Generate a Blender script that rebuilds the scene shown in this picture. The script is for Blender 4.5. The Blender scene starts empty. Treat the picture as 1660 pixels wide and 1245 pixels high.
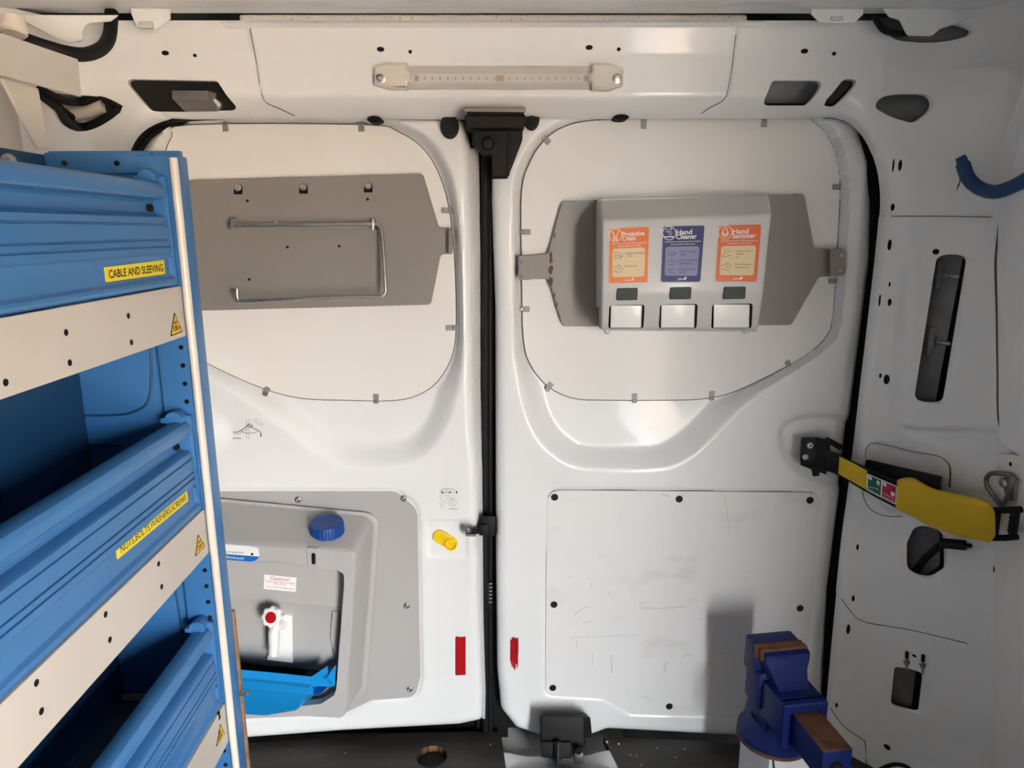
import bpy, bmesh, math, random
import numpy as np
from mathutils import Matrix, Vector
from mathutils.geometry import tessellate_polygon
random.seed(4)
SC = bpy.context.scene
COL = SC.collection

# ------------------------------------------------------------------ camera
F, CX, CY = 1150.0, 830.0, 622.5          # focal length in pixels of a 1660 x 1245 frame
CAM = np.array([0.0, 0.0, 1.14])
_p, _y, _r = math.radians(12.3), math.radians(1.25), math.radians(0.35)
FWD = np.array([math.sin(_y)*math.cos(_p), math.cos(_y)*math.cos(_p), -math.sin(_p)])
_r0 = np.cross(FWD, [0, 0, 1]); _r0 /= np.linalg.norm(_r0); _u0 = np.cross(_r0, FWD)
RGT = math.cos(_r)*_r0 - math.sin(_r)*_u0
UPV = math.cos(_r)*_u0 + math.sin(_r)*_r0
cam = bpy.data.cameras.new('camera'); cam.sensor_width = 36.0; cam.lens = 36.0*F/1660.0
cam.clip_start = 0.02
camo = bpy.data.objects.new('camera', cam); COL.objects.link(camo)
camo.matrix_world = Matrix(((RGT[0], UPV[0], -FWD[0], CAM[0]), (RGT[1], UPV[1], -FWD[1], CAM[1]),
                            (RGT[2], UPV[2], -FWD[2], CAM[2]), (0, 0, 0, 1)))
SC.camera = camo

# ------------------------------------------------------------------ light: overcast sky, low sun on the yard outside
W = bpy.data.worlds.new('sky'); SC.world = W; W.use_nodes = True
bg = W.node_tree.nodes['Background']
bg.inputs[0].default_value = (0.93, 0.965, 1.0, 1); bg.inputs[1].default_value = 12.0
sun = bpy.data.lights.new('sun', 'SUN'); sun.energy = 14.5; sun.angle = math.radians(3); sun.color = (1.0, 0.80, 0.58)
suno = bpy.data.objects.new('sun', sun); COL.objects.link(suno)
suno.rotation_euler = Vector((0.25, 1.0, -1.0)).to_track_quat('-Z', 'Y').to_euler()
# sky portal in the open side door (it only steers sampling of the sky)
def portal(name, loc, target, sx, sy):
    l = bpy.data.lights.new(name, 'AREA'); l.shape = 'RECTANGLE'; l.size = sx; l.size_y = sy
    l.cycles.is_portal = True
    o = bpy.data.objects.new(name, l); COL.objects.link(o); o.location = loc
    o.rotation_euler = (Vector(target)-Vector(loc)).to_track_quat('-Z', 'Z').to_euler()
portal('side_door_portal', (0.99, -1.32, 0.67), (0, -1.32, 0.67), 1.40, 1.36)
SC.view_settings.view_transform = 'Standard'; SC.view_settings.look = 'None'
SC.view_settings.gamma = 1.0; SC.view_settings.use_curve_mapping = False
SC.view_settings.exposure = 2.42
SC.cycles.max_bounces = 14; SC.cycles.diffuse_bounces = 8; SC.cycles.glossy_bounces = 5
SC.cycles.use_denoising = True
SC.cycles.caustics_reflective = False; SC.cycles.caustics_refractive = False

# ------------------------------------------------------------------ pixel rays onto real surfaces
def ray(px, py): return FWD + RGT*((px-CX)/F) - UPV*((py-CY)/F)
def aty(px, py, Y): d = ray(px, py); return CAM + d*(Y/d[1])
def atx(px, py, X): d = ray(px, py); return CAM + d*(X/d[0])
def atz(px, py, Z): d = ray(px, py); return CAM + d*((Z-CAM[2])/d[2])

class Surf:
    """plane frame o,u,v,n (n towards the room) with a relief d(a,b)"""
    def __init__(s, o, u, v, dfun=None):
        s.o = np.array(o, float); s.u = np.array(u, float); s.u /= np.linalg.norm(s.u)
        v = np.array(v, float); v -= s.u*(v@s.u); s.v = v/np.linalg.norm(v)
        s.n = np.cross(s.u, s.v); s.dfun = dfun
    def d(s, a, b):
        return np.zeros_like(a) if s.dfun is None else s.dfun(a, b)
    def p3(s, ab, off=0.0, relief=True):
        ab = np.asarray(ab, float)
        d = s.d(ab[:, 0], ab[:, 1]) if relief else 0.0
        return s.o + ab[:, :1]*s.u + ab[:, 1:2]*s.v + (d+off)[:, None]*s.n if relief else s.o + ab[:, :1]*s.u + ab[:, 1:2]*s.v + off*s.n
    def pix(s, pts, off=0.0, relief=True):
        out = []
        for p in pts:
            d = ray(p[0], p[1])
            if s.dfun is None or not relief:
                t = ((s.o + s.n*off - CAM)@s.n)/(d@s.n)
                q = CAM + d*t - s.o
            else:
                t = np.linspace(0.4, 2.4, 1600)
                P = CAM + t[:, None]*d - s.o
                g = P@s.n - s.d(P@s.u, P@s.v) - off
                k = np.where((g[:-1] > 0) & (g[1:] <= 0))[0]
                k = k[0] if len(k) else np.argmin(np.abs(g[:-1]))
                w = g[k]/(g[k]-g[k+1]+1e-12)
                q = CAM + d*(t[k]+w*(t[k+1]-t[k])) - s.o
            out.append((q@s.u, q@s.v))
        return np.array(out)
def plane3(A, B, Cc):
    """flat frame through three points: A origin, B along u, C upwards"""
    A, B, Cc = map(np.array, (A, B, Cc)); S = Surf(A, B-A, Cc-A)
    return S

def rp(pts, r=0.0, n=5):
    """polygon with rounded corners, (x,y) or (x,y,radius)"""
    out = []; N = len(pts)
    P = [np.array(p[:2], float) for p in pts]
    for i, p in enumerate(pts):
        rr = p[2] if len(p) > 2 else r
        a, b, c = P[i-1], P[i], P[(i+1) % N]
        if rr <= 0: out += [b]*(1); continue
        e1 = (a-b)/np.linalg.norm(a-b); e2 = (c-b)/np.linalg.norm(c-b)
        ang = math.acos(max(-1, min(1, e1@e2)))
        if ang > math.pi-0.02: out += [b]; continue
        L = min(rr/math.tan(ang/2), 0.49*np.linalg.norm(a-b), 0.49*np.linalg.norm(c-b))
        s, e = b+e1*L, b+e2*L
        for k in range(n+1):
            t = k/n
            out.append((1-t)**2*s + 2*t*(1-t)*b*0.9 + 2*t*(1-t)*0.1*(s+e)/2 + t*t*e)
    return np.array(out)
def rpc(pts, r, n=5):
    """as rp, but every corner yields n+1 points (for lofts)"""
    N = len(pts); P = [np.array(p[:2], float) for p in pts]; out = []
    for i, p in enumerate(pts):
        rr = max(p[2] if len(p) > 2 else r, 1e-5)
        a, b, c = P[i-1], P[i], P[(i+1) % N]
        e1 = (a-b)/np.linalg.norm(a-b); e2 = (c-b)/np.linalg.norm(c-b)
        ang = math.acos(max(-1, min(1, e1@e2)))
        L = min(rr/max(math.tan(ang/2), 1e-3), 0.45*np.linalg.norm(a-b), 0.45*np.linalg.norm(c-b))
        s, e = b+e1*L, b+e2*L
        for k in range(n+1):
            t = k/n; out.append((1-t)**2*s + 2*t*(1-t)*b + t*t*e)
    return np.array(out)
def spline(pts, closed=False, n=6):
    P = [np.array(p, float) for p in pts]; N = len(P); out = []
    rng = range(N) if closed else range(N-1)
    for i in rng:
        if closed: p0, p1, p2, p3 = P[i-1], P[i], P[(i+1) % N], P[(i+2) % N]
        else: p0, p1, p2, p3 = P[max(i-1, 0)], P[i], P[i+1], P[min(i+2, N-1)]
        for k in range(n):
            t = k/n
            out.append(0.5*((2*p1)+(-p0+p2)*t+(2*p0-5*p1+4*p2-p3)*t*t+(-p0+3*p1-3*p2+p3)*t**3))
    if not closed: out.append(P[-1])
    return np.array(out)
def grow(p, w):
    p = np.asarray(p, float)
    if 0.5*sum(p[i-1][0]*p[i][1]-p[i][0]*p[i-1][1] for i in range(len(p))) < 0: p = p[::-1]
    e = np.roll(p, -1, 0)-np.roll(p, 1, 0); e /= np.maximum(np.linalg.norm(e, axis=1), 1e-9)[:, None]
    return p+np.stack([e[:, 1], -e[:, 0]], 1)*w
def ell(cx, cy, rx, ry=None, n=20, rot=0.0):
    ry = rx if ry is None else ry
    t = np.linspace(0, 2*np.pi, n, endpoint=False); c, s = math.cos(rot), math.sin(rot)
    x, y = rx*np.cos(t), ry*np.sin(t)
    return np.stack([cx+c*x-s*y, cy+s*x+c*y], 1)

def sdf(poly, a, b):
    """signed distance (+ inside) and nearest boundary point"""
    poly = np.asarray(poly, float); best = np.full(a.shape, 1e9); na = np.zeros_like(a); nb = np.zeros_like(b)
    ins = np.zeros(a.shape, bool)
    for i in range(len(poly)):
        x0, y0 = poly[i-1]; x1, y1 = poly[i]
        ex, ey = x1-x0, y1-y0; L = ex*ex+ey*ey
        if L < 1e-14: continue
        t = np.clip(((a-x0)*ex+(b-y0)*ey)/L, 0, 1)
        qx, qy = x0+t*ex, y0+t*ey; dd = (a-qx)**2+(b-qy)**2
        m = dd < best; best = np.where(m, dd, best); na = np.where(m, qx, na); nb = np.where(m, qy, nb)
        if y0 != y1:
            c = ((y0 > b) != (y1 > b)) & (a < ex*(b-y0)/ey+x0); ins ^= c
    d = np.sqrt(best)
    return np.where(ins, d, -d), na, nb
def sd(poly, a, b): return sdf(poly, a, b)[0]
def sstep(x): x = np.clip(x, 0, 1); return x*x*(3-2*x)
def edge_round(s, r):
    s = np.clip(s, 0, r); return -(r-np.sqrt(np.maximum(r*r-(r-s)**2, 0)))

# ------------------------------------------------------------------ materials
def lin(c):
    if isinstance(c, str): c = [int(c[i:i+2], 16)/255 for i in (0, 2, 4)]
    return tuple(x/12.92 if x <= 0.04045 else ((x+0.055)/1.055)**2.4 for x in c)
def mat(name, col, rough=0.5, metal=0.0, coat=0.0, spec=0.5, var=0.0, vscale=8.0, bump=0.0, bscale=60.0, col2=None, lo=0.5, hi=0.65,
        stretch=(1, 1, 1), trans=0.0, alpha=1.0, emit=0.0, ior=1.45):
    m = bpy.data.materials.new(name); m.use_nodes = True; nt = m.node_tree; b = nt.nodes['Principled BSDF']
    c = col if not isinstance(col, str) else lin(col)
    b.inputs['Base Color'].default_value = (*c, 1); b.inputs['Roughness'].default_value = rough
    b.inputs['Metallic'].default_value = metal; b.inputs['Coat Weight'].default_value = coat
    b.inputs['Coat Roughness'].default_value = 0.06; b.inputs['Specular IOR Level'].default_value = spec
    b.inputs['Transmission Weight'].default_value = trans; b.inputs['Alpha'].default_value = alpha; b.inputs['IOR'].default_value = ior
    if emit: b.inputs['Emission Color'].default_value = (*c, 1); b.inputs['Emission Strength'].default_value = emit
    tc = nt.nodes.new('ShaderNodeTexCoord'); mp = nt.nodes.new('ShaderNodeMapping'); mp.inputs['Scale'].default_value = stretch
    nt.links.new(tc.outputs['Object'], mp.inputs['Vector'])
    def noise(sc, det=5):
        n = nt.nodes.new('ShaderNodeTexNoise'); n.inputs['Scale'].default_value = sc; n.inputs['Detail'].default_value = det
        nt.links.new(mp.outputs['Vector'], n.inputs['Vector']); return n
    if var or col2 is not None:
        n = noise(vscale, 7)
        rmp = nt.nodes.new('ShaderNodeValToRGB'); nt.links.new(n.outputs['Fac'], rmp.inputs['Fac'])
        e = rmp.color_ramp.elements
        if col2 is None:
            e[0].position = 0.3; e[1].position = 0.7
            e[0].color = (*[x*(1-var) for x in c], 1); e[1].color = (*[min(1, x*(1+var*0.6)) for x in c], 1)
        else:
            c2 = col2 if not isinstance(col2, str) else lin(col2)
            e[0].position = lo; e[1].position = hi; e[0].color = (*c, 1); e[1].color = (*c2, 1)
        nt.links.new(rmp.outputs['Color'], b.inputs['Base Color'])
    if bump:
        n = noise(bscale, 3); bp = nt.nodes.new('ShaderNodeBump'); bp.inputs['Strength'].default_value = bump
        bp.inputs['Distance'].default_value = 0.002
        nt.links.new(n.outputs['Fac'], bp.inputs['Height']); nt.links.new(bp.outputs['Normal'], b.inputs['Normal'])
    return m
M = {}
M['paint'] = mat('white_van_paint', (0.80, 0.815, 0.815), 0.36, coat=0.25, var=0.03, vscale=3)
M['lining'] = mat('white_lining_board', (0.80, 0.785, 0.755), 0.45, coat=0.06, var=0.03, vscale=2.5)
M['scuffed'] = mat('scuffed_white_board', (0.80, 0.80, 0.79), 0.45, coat=0.15, vscale=16, col2=(0.67, 0.66, 0.64), lo=0.60, hi=0.86, stretch=(0.5, 1, 1))
M['grey'] = mat('grey_powder_coat', (0.260, 0.240, 0.222), 0.38, var=0.04, vscale=5, bump=0.05, bscale=400)
M['greylid'] = mat('grey_plastic', (0.42, 0.415, 0.405), 0.42, var=0.03, vscale=6)
M['lightgrey'] = mat('light_grey_plastic', (0.58, 0.57, 0.56), 0.35, coat=0.1)
M['blue'] = mat('blue_powder_coat', (0.040, 0.160, 0.380), 0.38, coat=0.15, var=0.05, vscale=5)
M['bluedark'] = mat('shaded_blue_powder_coat', (0.012, 0.060, 0.150), 0.5, var=0.08, vscale=4)  # rack blue darkened; shade inside the rack is put into the colour
M['strip'] = mat('cream_shelf_strip', (0.52, 0.48, 0.43), 0.35, var=0.05, vscale=6, coat=0.15)
M['alu'] = mat('cream_edge_moulding', (0.66, 0.61, 0.53), 0.3, coat=0.2)
M['black'] = mat('black_rubber', (0.007, 0.007, 0.0075), 0.6, spec=0.3, var=0.3, vscale=20)
M['blackp'] = mat('black_plastic', (0.010, 0.0095, 0.0095), 0.5, spec=0.22, bump=0.1, bscale=300)
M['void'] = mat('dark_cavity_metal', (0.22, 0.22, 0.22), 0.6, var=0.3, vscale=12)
M['steel'] = mat('zinc_steel', (0.55, 0.54, 0.52), 0.32, metal=1.0, var=0.2, vscale=30)
M['dsteel'] = mat('dull_steel', (0.30, 0.29, 0.28), 0.42, metal=1.0, var=0.3, vscale=25)
M['yellow'] = mat('yellow_label_stock', (0.80, 0.62, 0.03), 0.45)
M['ylw'] = mat('yellow_sleeve_fabric', (0.62, 0.42, 0.018), 0.75, var=0.12, vscale=14, bump=0.15, bscale=250)
M['ylwp'] = mat('yellow_plastic', (0.85, 0.58, 0.005), 0.35)
M['ink'] = mat('black_print', (0.008, 0.008, 0.008), 0.7, spec=0.15)
M['white'] = mat('white_plastic', (0.80, 0.79, 0.77), 0.3, coat=0.2)
M['wprint'] = mat('white_print', (0.85, 0.84, 0.82), 0.5)
M['red'] = mat('red_reflector', (0.42, 0.006, 0.012), 0.3, var=0.1, vscale=60)
M['orange'] = mat('orange_card', (0.76, 0.17, 0.012), 0.4)
M['orange2'] = mat('red_orange_card', (0.70, 0.13, 0.030), 0.4)
M['navy'] = mat('navy_card', (0.020, 0.024, 0.125), 0.45)
M['cream'] = mat('cream_card_inset', (0.74, 0.60, 0.36), 0.5)
M['lilac'] = mat('lilac_card_inset', (0.24, 0.25, 0.42), 0.5)
M['brownink'] = mat('brown_print', (0.10, 0.035, 0.02), 0.6)
M['navyink'] = mat('navy_print', (0.01, 0.01, 0.05), 0.6)
M['amber'] = mat('amber_triangle_stock', (0.80, 0.47, 0.02), 0.4)
M['lens'] = mat('grey_level_window', (0.045, 0.056, 0.051), 0.5, spec=0.3)
M['clear'] = mat('clear_plastic', (0.72, 0.71, 0.70), 0.12, alpha=0.28)
M['lampgrey'] = mat('smoky_lamp_lens', (0.14, 0.13, 0.125), 0.15, coat=0.5)
M['clip'] = mat('dull_zinc_clip', (0.30, 0.29, 0.27), 0.5, metal=0.35, var=0.2, vscale=60)
M['cream2'] = mat('cream_plastic', (0.70, 0.66, 0.58), 0.4, coat=0.1)
M['gloss'] = mat('glossy_black_plastic', (0.012, 0.012, 0.012), 0.12, coat=1.0)
M['seam'] = mat('dark_seam_line', (0.09, 0.09, 0.088), 0.8)  # dark grey for joint lines and board edges
M['rustchip'] = mat('rust_chip', (0.13, 0.085, 0.055), 0.9, var=0.3, vscale=90)
M['graphite'] = mat('pale_scratch_mark', (0.33, 0.32, 0.31), 0.8)
M['capblue'] = mat('blue_cap_plastic', (0.003, 0.050, 0.25), 0.45)
M['basin'] = mat('sky_blue_basin_plastic', (0.008, 0.235, 0.58), 0.33, coat=0.1)
M['vise'] = mat('blue_hammer_paint', (0.005, 0.016, 0.12), 0.5, spec=0.3, bump=0.25, bscale=180, vscale=14, col2=(0.05, 0.035, 0.03), lo=0.60, hi=0.72)
M['rust'] = mat('rusty_steel', (0.16, 0.065, 0.030), 0.8, vscale=30, col2=(0.07, 0.035, 0.022), lo=0.45, hi=0.62, bump=0.4, bscale=150)
M['hose'] = mat('blue_hose_plastic', (0.006, 0.045, 0.15), 0.4)
M['floor'] = mat('dark_ply_floor', (0.018, 0.015, 0.012), 0.5, vscale=11, col2=(0.050, 0.045, 0.039), lo=0.40, hi=0.75, bump=0.3, bscale=90, stretch=(0.35, 1, 1))
M['woodedge'] = mat('raw_ply_edge', (0.30, 0.16, 0.075), 0.7, var=0.3, vscale=40)
M['foam'] = mat('white_foam', (0.74, 0.72, 0.69), 0.95, vscale=190, col2=(0.25, 0.24, 0.23), lo=0.60, hi=0.74, bump=1.0, bscale=220)
M['green'] = mat('green_print', (0.008, 0.12, 0.065), 0.45)
M['redp'] = mat('pink_red_print', (0.42, 0.02, 0.05), 0.45)
M['bluep'] = mat('blue_print', (0.005, 0.14, 0.46), 0.45)
M['redink'] = mat('magenta_red_print', (0.42, 0.03, 0.10), 0.5)
M['greyink'] = mat('grey_print', (0.22, 0.22, 0.22), 0.6)
M['sticker'] = mat('pale_sticker_film', (0.78, 0.79, 0.795), 0.3)
M['led'] = mat('led_chip', (0.85, 0.80, 0.45), 0.4)
M['copper'] = mat('copper_pad', (0.35, 0.22, 0.10), 0.4, metal=0.6)
M['yard'] = mat('sandy_concrete_yard', (0.42, 0.33, 0.25), 0.9, var=0.15, vscale=0.8)
M['render'] = mat('pale_sky_blocker', (0.50, 0.42, 0.34), 0.9, var=0.1, vscale=1.5)
M['grime'] = mat('grey_mat', (0.11, 0.105, 0.10), 0.8, var=0.25, vscale=18)
M['bulkhead'] = mat('grey_bulkhead_carpet', (0.10, 0.098, 0.095), 0.9, var=0.1)
M['tan'] = mat('beige_bulkhead_paint', (0.70, 0.66, 0.60), 0.45, var=0.04)

# ------------------------------------------------------------------ objects
ORG = {}
def put(name, me, m=None, parent=None, kind=None, sharp=35):
    me.name = name
    if m is not None and len(me.materials) == 0: me.materials.append(M[m])
    me.polygons.foreach_set('use_smooth', [True]*len(me.polygons))
    me.set_sharp_from_angle(angle=math.radians(sharp))
    o = bpy.data.objects.new(name, me); COL.objects.link(o)
    if parent is None:
        n = len(me.vertices); co = np.empty(n*3); me.vertices.foreach_get('co', co); co = co.reshape(-1, 3)
        c = (co.min(0)+co.max(0))/2; me.vertices.foreach_set('co', (co-c).ravel()); o.location = c; ORG[o.name] = Vector(c)
    else:
        o.parent = parent; o.matrix_parent_inverse = Matrix.Translation(-ORG.get(parent.name, Vector()))
    if kind: o['kind'] = kind
    return o
def thing(name, label, cat, loc, group=None):
    o = bpy.data.objects.new(name, None); COL.objects.link(o); o.location = loc; o.empty_display_size = 0.05
    ORG[o.name] = Vector(loc); o['label'] = label; o['category'] = cat
    if group: o['group'] = group
    return o
def tag(o, label, cat=None, group=None):
    o['label'] = label
    if cat: o['category'] = cat
    if group: o['group'] = group
    return o
def pymesh(verts, faces, mats=None, fm=None):
    me = bpy.data.meshes.new('m'); me.from_pydata([tuple(map(float, v)) for v in verts], [], faces)
    if mats:
        for k in mats: me.materials.append(M[k])
        if fm is not None: me.polygons.foreach_set('material_index', fm)
    me.validate(); me.update(); return me
def fixn(me):
    bm = bmesh.new(); bm.from_mesh(me); bmesh.ops.recalc_face_normals(bm, faces=bm.faces); bm.to_mesh(me); bm.free(); return me

class MB:
    """collects geometry; each add carries a material key"""
    def __init__(s): s.v, s.f, s.m, s.keys, s.flat = [], [], [], [], []
    def k(s, m):
        if m not in s.keys: s.keys.append(m)
        return s.keys.index(m)
    def add(s, V, Fc, m):
        o = len(s.v); s.v += [tuple(map(float, p)) for p in V]; i = s.k(m)
        for f in Fc: s.f.append(tuple(x+o for x in f)); s.m.append(i)
    def slab(s, S, ab, d0, d1, m, bev=0.0, holes=(), relief=False):
        """polygon in frame S between depths d0 (back) and d1 (front); bev chamfers the front edge"""
        def area(p): return 0.5*sum(p[i-1][0]*p[i][1]-p[i][0]*p[i-1][1] for i in range(len(p)))
        ab = np.asarray(ab, float)
        if area(ab) < 0: ab = ab[::-1]
        loops = [ab]+[np.asarray(h, float) if area(h) < 0 else np.asarray(h, float)[::-1] for h in holes]
        def off(p, w):
            e = np.roll(p, -1, 0)-p; e /= np.maximum(np.linalg.norm(e, axis=1), 1e-9)[:, None]
            nn = np.stack([-e[:, 1], e[:, 0]], 1); q = nn+np.roll(nn, 1, 0)
            q /= np.maximum((q*q).sum(1), 0.5)[:, None]/2.0
            return p+q*w
        rings = [[(p, d0) for p in loops]]
        if bev > 0:
            rings.append([(p, d1-bev) for p in loops]); rings.append([(off(p, bev*0.3), d1-bev*0.3) for p in loops]); rings.append([(off(p, bev), d1) for p in loops])
        else: rings.append([(p, d1) for p in loops])
        V, Fc = [], []; idx = []
        for rg in rings:
            row = []
            for (p, d) in rg:
                row.append(len(V)); V += list(S.p3(p, np.full(len(p), d) if relief else d, relief))
            idx.append(row)
        for a in range(len(rings)-1):
            for j, lp in enumerate(loops):
                n = len(lp); A, B = idx[a][j], idx[a+1][j]
                for i in range(n):
                    q = (i+1) % n; Fc.append((A+i, A+q, B+q, B+i))
        nside = len(Fc)
        for last, flip in ((idx[-1], False), (idx[0], True)):
            rg = rings[-1] if not flip else rings[0]
            tri = tessellate_polygon([[Vector((x, y, 0)) for x, y in p] for (p, d) in rg])
            flat = []
            for j, (p, d) in enumerate(rg): flat += [last[j]+i for i in range(len(p))]
            for t in tri:
                a3 = [flat[i] for i in t]; P2 = [np.concatenate([p for p, _ in rg])[i] for i in t]
                ar = (P2[1][0]-P2[0][0])*(P2[2][1]-P2[0][1])-(P2[2][0]-P2[0][0])*(P2[1][1]-P2[0][1])
                if (ar < 0) != flip: a3 = a3[::-1]
                Fc.append(tuple(a3))
        n0 = len(s.f); s.add(V, Fc, m); s.flat += range(n0+nside, len(s.f))
    def loft(s, rings, m, cap0=True, cap1=True, closed=True):
        V = [p for r in rings for p in r]; n = len(rings[0]); Fc = []
        for a in range(len(rings)-1):
            for i in range(n if closed else n-1):
                q = (i+1) % n; Fc.append((a*n+i, a*n+q, (a+1)*n+q, (a+1)*n+i))
        if cap0: Fc.append(tuple(range(n))[::-1])
        if cap1: Fc.append(tuple((len(rings)-1)*n+i for i in range(n)))
        s.add(V, Fc, m)
    def tube(s, pts, r, m, n=12, closed=False, caps=True):
        P = [np.array(p, float) for p in pts]; rings = []; N = len(P)
        T = [P[(i+1) % N]-P[i-1] if closed or 0 < i < N-1 else (P[1]-P[0] if i == 0 else P[-1]-P[-2]) for i in range(N)]
        T = [t/np.linalg.norm(t) for t in T]
        a = np.array([0, 0, 1.0]) if abs(T[0][2]) < 0.9 else np.array([1.0, 0, 0])
        for i in range(N):
            a = a-T[i]*(a@T[i]); a /= np.linalg.norm(a); b = np.cross(T[i], a)
            rr = r[i] if hasattr(r, '__len__') else r
            rings.append([P[i]+rr*(math.cos(t)*a+math.sin(t)*b) for t in np.linspace(0, 2*np.pi, n, endpoint=False)])
        if closed: rings.append(rings[0])
        s.loft(rings, m, caps and not closed, caps and not closed)
    def lathe(s, o, axis, prof, m, n=20):
        """profile [(radius, along)] about axis"""
        o = np.array(o, float); ax = np.array(axis, float); ax /= np.linalg.norm(ax)
        a = np.array([0, 0, 1.0]) if abs(ax[2]) < 0.9 else np.array([1.0, 0, 0])
        a = a-ax*(a@ax); a /= np.linalg.norm(a); b = np.cross(ax, a)
        s.loft([[o+ax*h+max(r, 1e-5)*(math.cos(t)*a+math.sin(t)*b) for t in np.linspace(0, 2*np.pi, n, endpoint=False)] for r, h in prof], m)
    def box(s, c, sz, m, ax=None, bev=0.003, seg=2):
        A = np.eye(3) if ax is None else np.array(ax, float)
        bm = bmesh.new(); bmesh.ops.create_cube(bm, size=1.0)
        for v in bm.verts: v.co = Vector((v.co.x*sz[0], v.co.y*sz[1], v.co.z*sz[2]))
        if bev > 0: bmesh.ops.bevel(bm, geom=bm.edges[:], offset=min(bev, min(sz)*0.45), segments=seg, affect='EDGES', profile=0.6)
        bm.verts.index_update()
        V = [np.array(c)+A.T@np.array(v.co) for v in bm.verts]; Fc = [tuple(v.index for v in f.verts) for f in bm.faces]
        s.add(V, Fc, m); bm.free()
    def hexa(s, P, m, bev=0.003, seg=2):
        """8 corners: bottom ring 0-3 then top ring 4-7"""
        bm = bmesh.new(); vs = [bm.verts.new(tuple(map(float, p))) for p in P]
        for f in ((0, 1, 2, 3), (7, 6, 5, 4), (0, 4, 5, 1), (1, 5, 6, 2), (2, 6, 7, 3), (3, 7, 4, 0)): bm.faces.new([vs[i] for i in f])
        bmesh.ops.recalc_face_normals(bm, faces=bm.faces)
        if bev > 0: bmesh.ops.bevel(bm, geom=bm.edges[:], offset=bev, segments=seg, affect='EDGES', profile=0.6)
        bm.verts.index_update()
        s.add([v.co for v in bm.verts], [tuple(v.index for v in f.verts) for f in bm.faces], m); bm.free()
    def stroke(s, S, ab, w, m, off=0.0006, closed=False, relief=False):
        ab = np.asarray(ab, float); n = len(ab)
        if closed: ab = np.vstack([ab, ab[:1]]); n += 1
        e = np.gradient(ab, axis=0); e /= np.maximum(np.linalg.norm(e, axis=1), 1e-9)[:, None]
        nn = np.stack([-e[:, 1], e[:, 0]], 1)*w/2
        o_ = np.full(len(ab), off) if relief else off
        V = list(S.p3(ab+nn, o_, relief))+list(S.p3(ab-nn, o_, relief))
        s.add(V, [(i, i+n, i+1+n, i+1) for i in range(n-1)], m)
    def text(s, S, txt, p0, p1, h, m, off=0.0008, shear=0.0, depth=0.0, fit=True, bold=0.0):
        """text on frame S from p0 to p1 (frame coords of the baseline), cap height h"""
        cu = bpy.data.curves.new('t', 'FONT'); cu.body = txt; cu.size = 1.0; cu.shear = shear; cu.resolution_u = 3; cu.extrude = depth/2; cu.offset = bold
        ob = bpy.data.objects.new('t', cu); COL.objects.link(ob)
        dg = bpy.context.evaluated_depsgraph_get(); me = bpy.data.meshes.new_from_object(ob.evaluated_get(dg))
        co = np.array([v.co[:] for v in me.vertices]); fs = [tuple(p.vertices) for p in me.polygons]
        bpy.data.objects.remove(ob); bpy.data.curves.remove(cu); bpy.data.meshes.remove(me)
        if not len(co): return
        p0 = np.array(p0, float); p1 = np.array(p1, float); L = np.linalg.norm(p1-p0); e = (p1-p0)/L; f = np.array([-e[1], e[0]])
        x = co[:, 0]-co[:, 0].min(); sx = L/x.max() if fit else h/0.70
        ab = p0+np.outer(x*sx, e)+np.outer(co[:, 1]*h/0.70, f)
        s.add(S.o+np.outer(ab[:, 0], S.u)+np.outer(ab[:, 1], S.v)+(off+co[:, 2]*1.0)[:, None]*S.n, fs, m)
    def build(s, name, parent=None, kind=None, sharp=35, recalc=False):
        me = pymesh(s.v, s.f, s.keys, s.m); nf = len(s.f)
        if recalc: fixn(me)
        o = put(name, me, None, parent, kind, sharp)
        if len(o.data.polygons) == nf:
            for i in s.flat: o.data.polygons[i].use_smooth = False
        return o

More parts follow.
